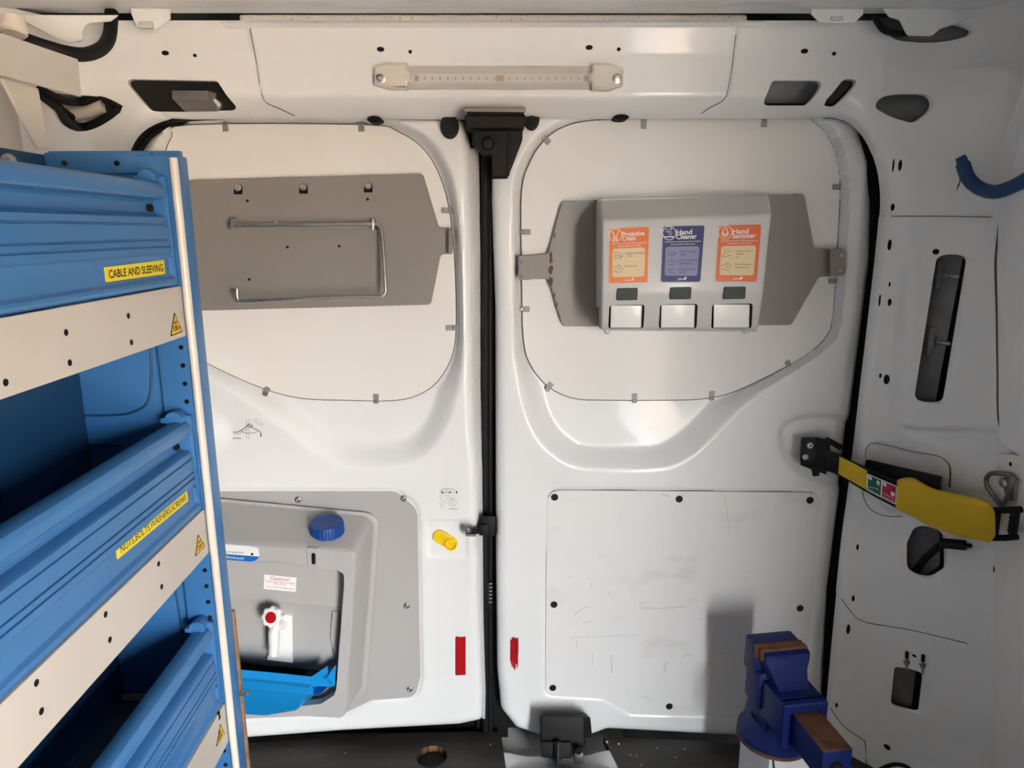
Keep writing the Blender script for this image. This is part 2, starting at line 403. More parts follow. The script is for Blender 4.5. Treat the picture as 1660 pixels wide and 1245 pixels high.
def hf(name, S, outline, m, res=0.005, holes=(), thick=0.012, parent=None, kind=None, sharp=50):
    """relief sheet: regular grid trimmed to the outline, edge vertices drawn onto it, turned back by `thick`"""
    outline = np.asarray(outline, float)
    lo, hi = outline.min(0)-res, outline.max(0)+res
    ga, gb = np.arange(lo[0], hi[0]+res, res), np.arange(lo[1], hi[1]+res, res)
    A, B = np.meshgrid(ga, gb, indexing='ij'); A = A.copy(); B = B.copy()
    s0, na, nb = sdf(outline, A, B)
    for h in holes:
        sel = (A > h[:, 0].min()-3*res) & (A < h[:, 0].max()+3*res) & (B > h[:, 1].min()-3*res) & (B < h[:, 1].max()+3*res)
        if not sel.any(): continue
        s1, x1, y1 = sdf(h, A[sel], B[sel]); cur = s0[sel]; mlt = -s1 < cur
        tmp = cur.copy(); tmp[mlt] = -s1[mlt]; s0[sel] = tmp
        t = na[sel]; t[mlt] = x1[mlt]; na[sel] = t; t = nb[sel]; t[mlt] = y1[mlt]; nb[sel] = t
    ins = s0 > res*0.22
    snap = ~ins
    A[snap] = na[snap]; B[snap] = nb[snap]
    keep = ins[:-1, :-1] | ins[1:, :-1] | ins[1:, 1:] | ins[:-1, 1:]
    nx, ny = ins.shape; I = np.arange(nx*ny).reshape(nx, ny)
    q = np.stack([I[:-1, :-1][keep], I[1:, :-1][keep], I[1:, 1:][keep], I[:-1, 1:][keep]], 1)
    used = np.unique(q); mp = -np.ones(nx*ny, int); mp[used] = np.arange(len(used)); q = mp[q]
    a, b = A.ravel()[used], B.ravel()[used]
    d = S.d(a, b)
    V = S.o+a[:, None]*S.u+b[:, None]*S.v+d[:, None]*S.n
    E = np.vstack([q[:, [0, 1]], q[:, [1, 2]], q[:, [2, 3]], q[:, [3, 0]]])
    key = np.sort(E, 1); _, inv, cnt = np.unique(key[:, 0]*10**7+key[:, 1], return_inverse=True, return_counts=True)
    be = E[cnt[inv] == 1]
    bv = np.unique(be); m2 = -np.ones(len(V), int); m2[bv] = len(V)+np.arange(len(bv))
    V2 = V[bv]-S.n*thick
    sk = np.stack([be[:, 1], be[:, 0], m2[be[:, 0]], m2[be[:, 1]]], 1)
    me = pymesh(np.vstack([V, V2]), [tuple(x) for x in np.vstack([q, sk]).tolist()])
    bm = bmesh.new(); bm.from_mesh(me); bmesh.ops.remove_doubles(bm, verts=bm.verts, dist=res*0.04)
    bm.to_mesh(me); bm.free()
    return put(name, me, m, parent, kind, sharp)

DOOR_Y = 1.41
DP = Surf((0, DOOR_Y, 0), (1, 0, 0), (0, 0, 1))          # the plane of the rear doors
def YP(Y): return Surf((0, Y, 0), (1, 0, 0), (0, 0, 1))
# ================================================================== THE SHELL OF THE VAN
def sheet(name, quad, m, kind='structure', th=0.004):
    b = MB(); P = [np.array(p, float) for p in quad]; n = np.cross(P[1]-P[0], P[3]-P[0]); n /= np.linalg.norm(n)
    b.hexa([p-n*th for p in P]+P, m, 0); return b.build(name, None, kind, recalc=True)
gnd = MB(); gnd.hexa([(-30, -30, -0.75), (30, -30, -0.75), (30, 30, -0.75), (-30, 30, -0.75), (-30, -30, -0.6), (30, -30, -0.6), (30, 30, -0.6), (-30, 30, -0.6)], 'yard', 0)
gnd.build('ground', None, 'structure')
b = MB(); b.box((7.0, -1.0, .4), (.3, 40, 2.0), 'render', bev=.02); b.build('wall_sky_blocker', None, 'structure')  # unseen wall, added to block the low sky at the side door
OX0, OX1, OY0, OY1, OZ0, OZ1 = -0.93, 1.0, -2.65, 1.56, -0.09, 1.62
SY0, SY1, SZ0, SZ1 = -2.05, -0.60, 0.02, 1.34            # the open sliding side door
b = MB()                                                # outer skin with the side door opening
b.box(((OX0+OX1)/2, (OY0+OY1)/2, OZ1), (OX1-OX0+.02, OY1-OY0, .01), 'paint', bev=0)
b.box((OX0, (OY0+OY1)/2, (OZ0+OZ1)/2), (.01, OY1-OY0, OZ1-OZ0), 'paint', bev=0)
b.box(((OX0+OX1)/2, OY1, (OZ0+OZ1)/2), (OX1-OX0, .01, OZ1-OZ0), 'void', bev=0)
b.box(((OX0+OX1)/2, OY0, (OZ0+OZ1)/2), (OX1-OX0, .01, OZ1-OZ0), 'paint', bev=0)
b.box(((OX0+OX1)/2, (OY0+OY1)/2, OZ0), (OX1-OX0, OY1-OY0, .01), 'void', bev=0)
for (y0, y1, z0, z1) in ((OY0, SY0, OZ0, OZ1), (SY1, OY1, OZ0, OZ1), (SY0, SY1, OZ0, SZ0), (SY0, SY1, SZ1, OZ1)):
    b.box((OX1, (y0+y1)/2, (z0+z1)/2), (.01, y1-y0, z1-z0), 'void', bev=0)
SM = (SY0+SY1)/2; SW_ = SY1-SY0
for (y, z, sy, sz) in ((SY0, .68, .01, 1.32), (SY1, .68, .01, 1.32), (SM, SZ0, SW_, .01), (SM, SZ1, SW_, .01)):
    b.box((.94, y, z), (.13, sy, sz), 'paint', bev=0)
b.build('wall_outside', None, 'structure')

# ---- floor
fz = Surf((0, 0, 0), (1, 0, 0), (0, 1, 0))
fl = fz.pix([(405, 1204), (560, 1195), (640, 1189), (812, 1186, 6), (820, 1245)])
fr = fz.pix([(1003, 1245), (978, 1194), (1100, 1199), (1240, 1208), (1340, 1222)])
floor_out = [(-.8, -2.6)]+[(.9, -2.6), (.9, 1.20), (.80, fr[-1][1])]+[tuple(p) for p in fr[::-1]]+[tuple(p) for p in fl[::-1]]+[(-.8, fl[0][1])]
cup = fz.pix([(700, 1226), (675, 1226), (725, 1226)])
cr = (cup[2]-cup[1])[0]/2
b = MB(); b.slab(fz, floor_out, -.018, 0, 'floor', holes=[ell(cup[0][0], cup[0][1], cr, n=32)])
FLOOR = b.build('floor', None, 'structure')
b = MB(); c3 = (cup[0][0], cup[0][1], 0)
b.lathe(c3, (0, 0, -1), [(cr*1.0, .0012), (cr*1.0, .017)], 'woodedge', 32)
b.v, b.f, b.m = b.v, [f for f in b.f if len(f) == 4], [m for f, m in zip(b.f, b.m) if len(f) == 4]
b.build('hole_rim', FLOOR)
b = MB(); b.lathe(c3, (0, 0, -1), [(cr*1.02, .016), (cr*.97, .030), (cr*.60, .034), (cr*.55, .028), (cr*.32, .028), (cr*.30, .036), (0, .036)], 'black', 32)
b.build('recess_cup', FLOOR)
b = MB(); rr = random.Random(5)
for (x, y, r) in ((984, 1203, 2.6), (1003, 1206, 2.2), (1022, 1224, 1.2), (1032, 1225, 1.0), (1095, 1228, 1.0), (1040, 1240, 1.1), (1065, 1213, .9), (1110, 1214, 1.0), (795, 1207, .9), (560, 1221, .8), (470, 1216, .7)):
    c = fz.pix([(x, y)])[0]; k = .0011
    b.slab(fz, ell(c[0], c[1], r*k, r*k*1.4, 9), -.001, .0005, 'paint')
tag(b.build('paint_fleck', FLOOR, 'stuff'), 'white paint flecks')
b = MB()                                               # painted steel sill under the ply, visible in the notch
V = []; xs = np.linspace(-.8, .82, 160)
def sillz(x, y):
    if abs(x-.125) > .17: return -.06
    c = 0.095*math.exp(-((x-.125)/.10)**8)
    return -.014-0.03*sstep(np.array((y-1.37)/.04)).item() + .012*sstep(np.array((abs(x-.125)-.06)/.06)).item()
ys = np.linspace(1.05, 1.52, 30)
for x in xs:
    for y in ys: V.append((x, y, sillz(x, y)))
b.add(V, [(i*30+j, (i+1)*30+j, (i+1)*30+j+1, i*30+j+1) for i in range(159) for j in range(29)], 'paint')
b.build('trim_sill', None, 'structure')

# ---- frame round the rear doors: header, both corner posts
FR = Surf((0, 1.36, 0), (1, 0, 0), (0, 0, 1))
open_px = [(186, 1300), (190, 420), (190, 300), (197, 250), (218, 212), (256, 188), (300, 186), (760, 187), (1300, 185), (1372, 186), (1402, 208), (1424, 245), (1437, 300), (1434, 380), (1404, 640), (1385, 800), (1370, 915), (1345, 1180), (1338, 1300)]
def closedsp_(S, px, n=3): return spline(S.pix(px), True, n)
def slant(X): return 1.4*(np.logaddexp(0, (X-.764)*90)/90) + 1.4*(np.logaddexp(0, (-.735-X)*90)/90)
FR.dfun = lambda a, b: slant(a)
opening = spline(FR.pix(open_px), True, 4)
mid_pl = rp(FR.pix([(404, 38, 0), (428, 164, 0), (520, 215, 0), (1120, 215, 0), (1178, 164, 0), (1194, 38, 0)]), 0.012)
pad_rect = rp(FR.pix([(1402, 722), (1420, 712), (1525, 740), (1540, 760), (1538, 838), (1440, 838), (1400, 790)]), .02)
ridge1 = rp(FR.pix([(1492, 350), (1470, 560), (1452, 700), (1455, 800), (1650, 800), (1650, 350)]), .03)
ridge2 = rp(FR.pix([(1470, 345), (1448, 545), (1440, 700), (1700, 700), (1700, 345)]), .03)
low1 = FR.pix([(1364, 969), (1393, 1004), (1430, 1015), (1575, 1044), (1700, 1075), (1700, 1500), (1200, 1500), (1200, 900)])
low2 = FR.pix([(1344, 1145), (1358, 1165), (1372, 1180), (1402, 1200), (1405, 1500), (1200, 1500), (1200, 1100)])
hollow = closedsp_(FR, [(1470, 390), (1600, 380), (1606, 500), (1598, 690), (1560, 725), (1500, 720), (1462, 690), (1466, 560)])
seam350 = FR.pix([(1425, 350), (1612, 352), (1700, 353), (1700, 100), (1425, 100)])
emb = [(FR.pix([(1235, 150)])[0], .07)]
blob = [FR.pix([p])[0] for p in ((1360, 110), (1520, 230), (1330, 200))]
def frd(a, b):
    d = slant(a)
    d = d+.0035*sstep(sd(mid_pl, a, b)/.005+.5)
    d = d-.010*sstep(sd(pad_rect, a, b)/.014)
    d = d+.008*sstep(sd(ridge1, a, b)/.010)+.008*sstep(sd(ridge2, a, b)/.010)
    d = d-.006*sstep(sd(hollow, a, b)/.012)
    d = d+.0025*sstep(sd(low1, a, b)/.004+.5)+.003*sstep(sd(low2, a, b)/.004+.5)
    d = d+.002*sstep(sd(seam350, a, b)/.004+.5)
    s = -sd(opening, a, b)
    hd = sstep((b-1.20)/.12)*sstep((.70-a)/.1)*sstep((a+.66)/.1)
    d = d-.030*hd*sstep((.036-s)/.036)
    d = d+.012*sstep((b-1.44)/.05)                       # header leans in towards the roof
    return d+edge_round(s, .015)
FR.dfun = frd
X2 = .925
fr_out = np.array([(-.83, -.04), (-.83, 1.497), (.93, 1.497), (.93, -.04)])
bighole = {
 'slot': rp(FR.pix([(1519, 412), (1575, 413), (1534, 655), (1481, 652)]), .013),
 'oval': rp(FR.pix([(1485, 848), (1535, 862), (1537, 925), (1510, 942), (1470, 925), (1470, 880)]), .02),
 'low': rp(FR.pix([(1450, 1080), (1502, 1090), (1494, 1159), (1443, 1146)]), .010),
 'par': rp(FR.pix([(1252, 130), (1338, 131), (1307, 171), (1232, 171)]), .010),
 'par2': rp(FR.pix([(1368, 128), (1394, 129), (1352, 173), (1329, 171)]), .012),
 'tri': spline(FR.pix([(1419, 172), (1432, 157), (1460, 152), (1500, 153), (1513, 166), (1506, 182), (1482, 198), (1465, 196), (1435, 185)]), True, 4),
 'dome': rp(FR.pix([(200, 128), (352, 131), (385, 175), (378, 179), (246, 180)]), .008),
 'gap': spline(FR.pix([(1416, 33), (1432, 50), (1452, 64), (1480, 68), (1525, 68), (1556, 62), (1580, 52), (1560, 40), (1500, 30), (1450, 27)]), True, 4),
 'cor': spline(FR.pix([(70, 151), (84, 168), (100, 198), (128, 213), (165, 203), (196, 180), (188, 166), (160, 157), (120, 153)]), True, 4)}
FRAME = hf('wall_back', FR, fr_out, 'paint', .0042, [opening]+list(bighole.values()), .012, None, 'structure')
b = MB()                                               # punched holes too small to trim: dark plugs
def dot(b, S, px, py, rx, ry, m='ink', rot=0.0, off=0.0006):
    c = S.pix([(px, py), (px+rx, py), (px, py-ry)])
    A, B = np.linalg.norm(c[1]-c[0]), np.linalg.norm(c[2]-c[0])
    e = ell(c[0][0], c[0][1], A, B, 14)
    b.slab(S, e, -.003, off, m, relief=True)
for (x, y, rx, ry) in [(268, 86, 6, 4), (316, 90, 3, 3), (617, 80, 6, 4), (665, 84, 3, 3.2), (955, 77, 6, 4), (1003, 80, 3.2, 3.2), (1304, 83, 6, 4),
        (1352, 87, 3.2, 3.2), (1448, 268, 1.4, 11), (1459, 268, 3, 9), (1447, 336, 3, 6), (1442, 397, 3, 9), (1442, 461, 1.5, 4), (1426, 487, 1.5, 10), (1442, 490, 3, 6),
        (1427, 609, 2, 4), (1437, 615, 5, 8), (1517, 408, 5.5, 4.5), (1390, 887, 2, 5), (1383, 970, 2.4, 5), (1375, 1020, 3, 8), (1356, 1143, 2, 4), (1482, 1063, 3, 2),
        (1438, 1211, 4, 4)]:
    dot(b, FR, x, y, rx, ry)
o = b.build('punched_hole', FRAME, 'stuff')
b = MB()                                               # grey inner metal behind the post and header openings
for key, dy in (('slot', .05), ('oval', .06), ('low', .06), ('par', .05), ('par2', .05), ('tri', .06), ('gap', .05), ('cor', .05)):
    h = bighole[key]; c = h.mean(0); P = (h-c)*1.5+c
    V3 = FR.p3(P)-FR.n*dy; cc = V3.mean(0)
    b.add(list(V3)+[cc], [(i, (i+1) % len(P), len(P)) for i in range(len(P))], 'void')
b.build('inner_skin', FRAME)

def seam(name, pts, w=.0016, S=FR, parent=None, n=4):
    b = MB(); q_ = S.pix(pts); b.stroke(S, spline(q_, False, n), w, 'seam', .0006, relief=True); return b.build(name, parent or FRAME)
for pts in ([(1432, 350.5), (1500, 350.5), (1560, 351), (1606, 352)], [(406, 46), (412, 80), (420, 130), (427, 160), (434, 168), (455, 177), (478, 188)], [(1193, 56), (1188, 100), (1181, 140), (1176, 158), (1166, 167), (1150, 175), (1136, 185)],
            [(1364, 971), (1378, 990), (1393, 1004), (1420, 1012), (1480, 1022), (1568, 1043)], [(1346, 1147), (1356, 1163), (1372, 1181), (1400, 1200)], [(1398, 795), (1402, 812), (1414, 828), (1435, 836), (1462, 837)], [(1404, 745), (1403, 730), (1412, 719), (1428, 720)], [(1430, 720), (1480, 732), (1516, 738), (1532, 746), (1540, 760), (1539, 790)], [(1401, 1200), (1404, 1220), (1404, 1245)]):
    seam('panel_seam', pts)
# ---- roof: cross sheet above the header, with its pressings
RO = Surf((0, 0, 1.505), (1, 0, 0), (0, -1, 0))
ro_out = np.array([(-.9, -1.335), (.93, -1.335), (.93, -.6), (-.9, -.6)])
bumps = [RO.pix([p])[0] for p in ((350, 1), (480, 2), (1090, 2), (1230, 3), (700, 0))]
def rod(a, b):
    d = .010*sstep((b+1.30)/.03)
    for c in bumps: d = d-.006*np.exp(-(((a-c[0])/.06)**4+((b-c[1])/.02)**4))
    return d
RO.dfun = rod
hf('ceiling', RO, ro_out, 'paint', .012, [], .01, None, 'structure')
sheet('ceiling_front', [(-.9, -2.6, 1.50), (.93, -2.6, 1.50), (.93, .605, 1.50), (-.9, .605, 1.50)], 'bulkhead')
b = MB()
f0, f1 = aty(388, 36, 1.35), aty(1212, 25, 1.35); b.box((f0+f1)/2+np.array([0, .02, 0]), (f1[0]-f0[0], .04, f1[2]-f0[2]+.004), 'foam', bev=.005, seg=3)
b.build('trim_foam', None, 'structure')
b = MB(); A = FR.pix([(356, 38), (1243, 36)])
hp = [aty(358, 37, 1.335), aty(1243, 36, 1.335), aty(1238, 44, 1.345), aty(368, 46, 1.345)]
b.hexa([p+np.array([0, .03, .0]) for p in hp]+hp, 'paint', .002)
b.build('trim_header', None, 'structure', recalc=True)

def rpx(b, Y, px, th=.004):
    S = YP(Y); b.slab(S, rp([(*q, (p[2] if len(p) > 2 else 0)/1150*Y) for q, p in zip(S.pix(px), px)]), -th, 0, 'paint', bev=.0015)
b = MB(); rpx(b, 1.285, [(1430, 10), (1443, 27), (1460, 32, 6), (1466, 44, 8), (1472, 57, 8), (1512, 58, 10), (1524, 47, 10), (1545, 40, 8), (1590, 22), (1640, 12), (1665, -8), (1430, -8)]); b.build('trim_roof_corner', None, 'structure')
b = MB(); rpx(b, 1.285, [(1316, 22), (1330, 36, 8), (1385, 37, 8), (1400, 23), (1400, 10), (1316, 10)]); o = b.build('trim_roof_ear', None, 'structure')
b = MB(); c = aty(1357, 30, 1.283); b.box(c, (.020, .006, .007), 'lightgrey', bev=.002); b.build('clip', o)
b = MB(); rpx(b, 1.285, [(212, 22), (222, 46, 8), (252, 48, 8), (275, 30), (275, 10), (212, 10)]); o = b.build('trim_roof_ear_shelf_side', None, 'structure')
b = MB(); c = aty(237, 41, 1.282); b.box(c, (.024, .008, .011), 'lightgrey', bev=.003); b.build('clip', o)
b = MB(); rpx(b, 1.265, [(20, 24), (190, 24), (178, 34, 5), (140, 38, 10), (132, 52, 10), (134, 66, 6), (112, 70, 8), (96, 65)]); b.build('trim_roof_corner_shelf_side', None, 'structure')
b = MB(); b.tube(spline([aty(*q) for q in ((1419, 26, 1.30), (1424, 38, 1.31), (1436, 50, 1.32), (1462, 55, 1.34), (1490, 50, 1.37))], False, 5), .0055, 'black', 10); b.build('roof_cable', FRAME)
for (x, y) in ((1583, 36), (1576, 14), (1620, 30)):
    b = MB(); b.lathe(RO.p3(RO.pix([(x, y-12)]), 0)[0], (0, 0, -1), [(.018, 0), (.016, .003), (.006, .003), (.005, .0), (0, .0)], 'paint', 20)
# ---- side walls
sheet('wall_left', [(-.80, .05, 0), (-.80, 1.36, 0), (-.80, 1.36, 1.52), (-.80, .05, 1.52)][::-1], 'tan')
sheet('wall_left_front', [(-.80, -2.6, 0), (-.80, .05, 0), (-.80, .05, 1.52), (-.80, -2.6, 1.52)][::-1], 'bulkhead')
sheet('wall_front', [(-.8, -2.6, 0), (.93, -2.6, 0), (.93, -2.6, 1.52), (-.8, -2.6, 1.52)][::-1], 'bulkhead')
WR = Surf((.888, 0, .75), (0, -1, 0), (-.075, 0, 1))     # right wall, leaning in towards the roof
wl = WR.pix([(1655, 738), (1601, 733), (1572, 1010), (1530, 1245), (1525, 1290)])
wlp = [tuple(p) for p in wl]+[(-SY1, -.72), (-SY1, wl[0][1])]
b = MB(); b.slab(WR, wlp, -.02, .004, 'lining', bev=.002)
RLIN = b.build('wall_right', None, 'structure')
b = MB()
for (x, y, rx, ry) in [(1642, 752, 2.2, 3.4), (1612, 921, 4, 7), (1585, 1087, 4, 8), (1558, 1237, 4, 8)]: dot(b, WR, x, y, rx, ry, off=.0046)
o = b.build('bolt_hole', RLIN, 'stuff')
wu = WR.pix([(1662, 142), (1632, 220), (1617, 310), (1613, 400), (1615, 560), (1618, 690), (1628, 718), (1662, 742)])
UP = Surf(WR.o, WR.u, WR.v)
wup = [tuple(p) for p in spline(wu[:-1], False, 5)]+[tuple(wu[-1])]+[(-SY1, wu[-1][1]), (-SY1, .76), (wu[0][0], .76)]
press = WR.pix([(1690, 170), (1655, 230), (1641, 310), (1634, 400), (1632, 490), (1640, 560), (1660, 600), (1690, 640)])
press = np.vstack([spline(press, False, 4), [(-.70, press[-1][1]), (-.70, press[0][1])]])
UP.dfun = lambda a, b: .004-.022*sstep(sd(press, a, b)/.025)
hf('wall_right_panel', UP, np.array(wup), 'paint', .006, [], .01, None, 'structure')
sheet('wall_right_front', [(.93, -2.6, 0), (.93, SY0, 0), (.93, SY0, 1.52), (.93, -2.6, 1.52)], 'bulkhead')
sheet('wall_right_middle', [(.928, SY1, 0), (.928, .62, 0), (.928, .62, 1.52), (.928, SY1, 1.52)], 'bulkhead')
sheet('wall_right_rail', [(.93, SY0, SZ1), (.93, SY1, SZ1), (.93, SY1, 1.52), (.93, SY0, SZ1+.2)], 'paint')

seam('panel_seam', [(1661, 145), (1640, 195), (1625, 250), (1617, 310), (1613.5, 350), (1613.5, 420), (1615, 500), (1616.5, 600), (1618, 680), (1625, 708), (1632, 718), (1661, 740)], .0018)
# ================================================================== REAR DOORS
W1 = [(308, 203), (590, 203), (645, 214), (690, 246), (718, 300), (732, 370), (738, 460), (738, 545), (728, 588), (705, 622), (672, 642), (630, 649), (560, 648), (490, 645), (430, 630), (350, 595), (300, 565), (270, 510), (258, 420), (260, 320), (266, 262), (280, 222)]
W2 = [(915, 206), (960, 196), (1050, 193), (1280, 190), (1322, 202), (1348, 235), (1360, 290), (1357, 390), (1349, 510), (1338, 545), (1310, 572), (1262, 600), (1190, 634), (1145, 645), (1090, 648), (980, 648), (930, 645), (890, 627), (862, 594), (849, 550), (846, 430), (846, 310), (862, 258), (885, 226)]
R1 = [(300, 192), (600, 190), (668, 204), (712, 240), (738, 300), (748, 400), (752, 545), (746, 630), (724, 700), (690, 742), (645, 758), (590, 762), (545, 754), (505, 732), (455, 694), (400, 652), (340, 614), (285, 585), (250, 520), (238, 420), (240, 310), (248, 250), (265, 210)]
R2 = [(905, 198), (955, 187), (1050, 184), (1290, 182), (1335, 194), (1362, 228), (1376, 290), (1374, 400), (1364, 520), (1345, 560), (1300, 592), (1250, 625), (1200, 665), (1150, 718), (1105, 752), (1060, 764), (950, 764), (905, 748), (868, 712), (846, 660), (836, 600), (832, 540), (830, 320), (846, 255), (872, 218)]
def closedsp(S, px, n=3): return spline(S.pix(px, relief=False), True, n)
def door_relief(out, rim, win, low, H, extra):
    def f(a, b):
        s = sd(out, a, b); sr = sd(rim, a, b); sw = -sd(win, a, b)
        a_ = np.clip(sr, 0, None); g_ = a_+np.clip(sw, 0, None)
        d = -H*(.86*sstep(a_/np.minimum(.052, g_*.9+1e-6))+.14*np.clip(a_/(g_+1e-6), 0, 1))
        d = d-.005*sstep(sd(low, a, b)/.006)+edge_round(s, .022)
        return d+extra(a, b)
    return f
D1o_px = [(204, 420), (207, 300), (216, 257), (238, 223), (268, 201), (312, 190), (700, 188), (752, 190, 8), (763, 240), (767, 420), (768, 620), (770, 700, 10), (776, 760, 10), (779, 1000), (784, 1120), (783, 1172, 16), (745, 1180), (560, 1190), (400, 1202), (190, 1220)]
D2o_px = [(800, 182), (870, 181), (1330, 180), (1392, 190, 40), (1413, 262, 40), (1420, 330), (1418, 420), (1398, 580), (1368, 810), (1348, 960), (1336, 1190), (1330, 1212), (1230, 1200), (985, 1187, 12), (962, 1196, 12), (872, 1197), (835, 1184, 20), (812, 1155, 20), (806, 1090), (804, 900), (803, 500), (797, 320)]
L1_px = [(230, 792), (648, 791, 36), (682, 820, 36), (687, 1100, 24), (678, 1134, 24), (608, 1139, 12), (560, 1162), (230, 1176)]
L2_px = [(883, 790, 26), (1334, 794, 26), (1318, 1000), (1303, 1168), (1020, 1161, 10), (975, 1136, 10), (880, 1130, 18), (881, 950)]
def door(name, outpx, rim, win, lowpx, H, extra, label):
    S = Surf(DP.o, DP.u, DP.v)
    out = rp(S.pix(outpx), .012); low = rp([(*p, q[2]/1150*1.4 if len(q) > 2 else 0) for p, q in zip(S.pix(lowpx), lowpx)])
    # window and rim outlines are read at the depth where they sit
    SW = Surf(DP.o-DP.n*(H-.004), DP.u, DP.v)
    S.dfun = door_relief(out, closedsp(DP, rim), closedsp(SW, win), low, H, extra)
    o = hf(name, S, out, 'paint', .004, [], .03, None, 'structure'); tag(o, label)
    return o, S, SW, low
c1 = DP.pix([(352, 700)])[0]; g1 = rp(DP.pix([(688, 842), (760, 842), (760, 905), (692, 905)]), .008)
def ex1(a, b):
    d = .012*sstep(1.1-np.hypot((a-c1[0]+.02)/.05, (b-c1[1])/.05))
    return d-.003*sstep(sd(g1, a, b)/.006)
c2 = DP.pix([(1312, 735)])[0]; tri2 = rp(DP.pix([(1318, 572), (1330, 660), (1230, 705), (1225, 660)]), .01)
lobe = closedsp(DP, [(1262, 690), (1290, 672), (1345, 668), (1400, 690), (1400, 800), (1310, 780), (1275, 755), (1258, 720)])
rib2 = closedsp(DP, [(1410, 260), (1450, 330), (1440, 600), (1380, 1000), (1370, 1240), (1310, 1240), (1332, 900), (1362, 640), (1384, 480), (1394, 340)])
def ex2(a, b):
    d = -.010*sstep(sd(lobe, a, b)/.020)
    return d-.006*sstep(sd(rib2, a, b)/.020)
DOOR1, DS1, SW1, LOW1 = door('door_1', D1o_px, R1, W1, L1_px, .034, ex1, 'white rear door on the shelf side, with roll holder and wash unit')
DOOR2, DS2, SW2, LOW2 = door('door_2', D2o_px, R2, W2, L2_px, .034, ex2, 'white rear door carrying the three-button soap dispenser')
# window infill boards
def infill(win, SW, door, lab):
    g_ = spline(SW.pix(win), True, 4)
    b = MB(); b.slab(SW, g_, -.002, .0024, 'lining', bev=.0008)
    o = tag(b.build('window_infill_board', door), lab)
    b = MB(); b.slab(SW, grow(g_, .0015), -.003, .0019, 'seam'); tag(b.build('board_gap_line', o), 'thin dark line round the board')  # dark sheet added to draw the gap line round the board
    return o
infill(W1, SW1, DOOR1, 'cream white board closing the window'); infill(W2, SW2, DOOR2, 'cream white board closing the window')
# spring clips round the boards: a bent tab and its screw
def clip(px, py, ang, SW, door):
    c = SW.pix([(px, py)])[0]; e = np.array([math.cos(ang), math.sin(ang)]); f = np.array([-e[1], e[0]])   # e points onto the board
    b = MB(); w = .0055
    tab = lambda s0, s1, ww: [c+e*s0-f*ww, c+e*s1-f*ww, c+e*s1+f*ww, c+e*s0+f*ww]
    b.slab(SW, rp(tab(-.006, .014, w), .003), .0028, .0042, 'clip', bev=.0004)
    A = SW.p3(np.array(tab(.0125, .014, w)), .0036); b.hexa(list(A)+list(A+SW.n*.0035), 'clip', .0003)
    k = b.build('spring_clip', door)
    b = MB(); b.lathe(SW.p3(np.array([c-e*.002]), .0034)[0], SW.n, [(.0042, -.004), (.0042, .001), (.0030, .0026), (.0014, .0028), (.0012, .0016), (0, .0016)], 'dsteel', 12)
    b.build('screw', k)
P2 = math.pi/2
for (x, y, a) in ((366, 201, -P2), (586, 201, -P2), (728, 341, math.pi), (735, 531, math.pi), (431, 637, 1.1), (610, 649, 1.5)): clip(x, y, a, SW1, DOOR1)
for (x, y, a) in ((882, 224, -.75), (1043, 197, -P2), (1238, 194, -P2), (848, 376, 0), (847, 501, 0), (888, 629, .95), (1028, 648, P2), (1153, 644, P2), (1279, 594, 2.1), (1360, 303, math.pi), (1353, 455, math.pi)): clip(x, y, a, SW2, DOOR2)
# lower panels
S1 = Surf(DP.o-DP.n*.005, DP.u, DP.v)
def shrink(px, k):
    c = np.mean([p[:2] for p in px], 0); out = []
    for p in px:
        v = np.array(p[:2])-c; out.append((p[0]-k*np.sign(v[0]), p[1]-k*np.sign(v[1]), (p[2]-k if len(p) > 2 else 0)))
    return out
def px_round(S, px): return rp([(*q, (p[2] if len(p) > 2 else 0)/1150*1.4) for q, p in zip(S.pix(px), px)])
b = MB(); b.slab(S1, px_round(S1, shrink(L1_px, 5)), -.003, .003, 'grey2' if 'grey2' in M else 'greylid', bev=.001)
LP1 = tag(b.build('lower_panel', DOOR1), 'flat grey panel behind the wash unit')
b = MB(); b.slab(S1, px_round(S1, shrink(L2_px, 4)), -.003, .003, 'scuffed', bev=.001); b.slab(S1, px_round(S1, shrink(L2_px, 2.6)), -.003, .0005, 'seam')
LP2 = tag(b.build('lower_panel', DOOR2), 'scuffed white panel with black plugs')
def stud(S, px, py, r, m, parent, name, off=.003, dome=.35):
    b = MB(); c = S.p3(S.pix([(px, py)], off), off)[0]
    b.lathe(c, S.n, [(r, -.001), (r, r*.08), (r*.86, r*dome*.7), (r*.5, r*dome), (r*.42, r*dome*.75), (r*.26, r*dome*.5), (0, r*dome*.5)], m, 16)
    return b.build(name, parent)
for (x, y) in ((483, 810), (654, 808), (659, 982), (664, 1117)): stud(S1, x, y, .0068, 'dsteel', LP1, 'dome_screw')
for (x, y) in ((899, 806), (1101, 809), (1313, 811), (898, 980), (1297, 986), (896, 1115), (1085, 1145)): stud(S1, x, y, .0078, 'blackp', LP2, 'black_plug', dome=.15)
rr = random.Random(21); b = MB()
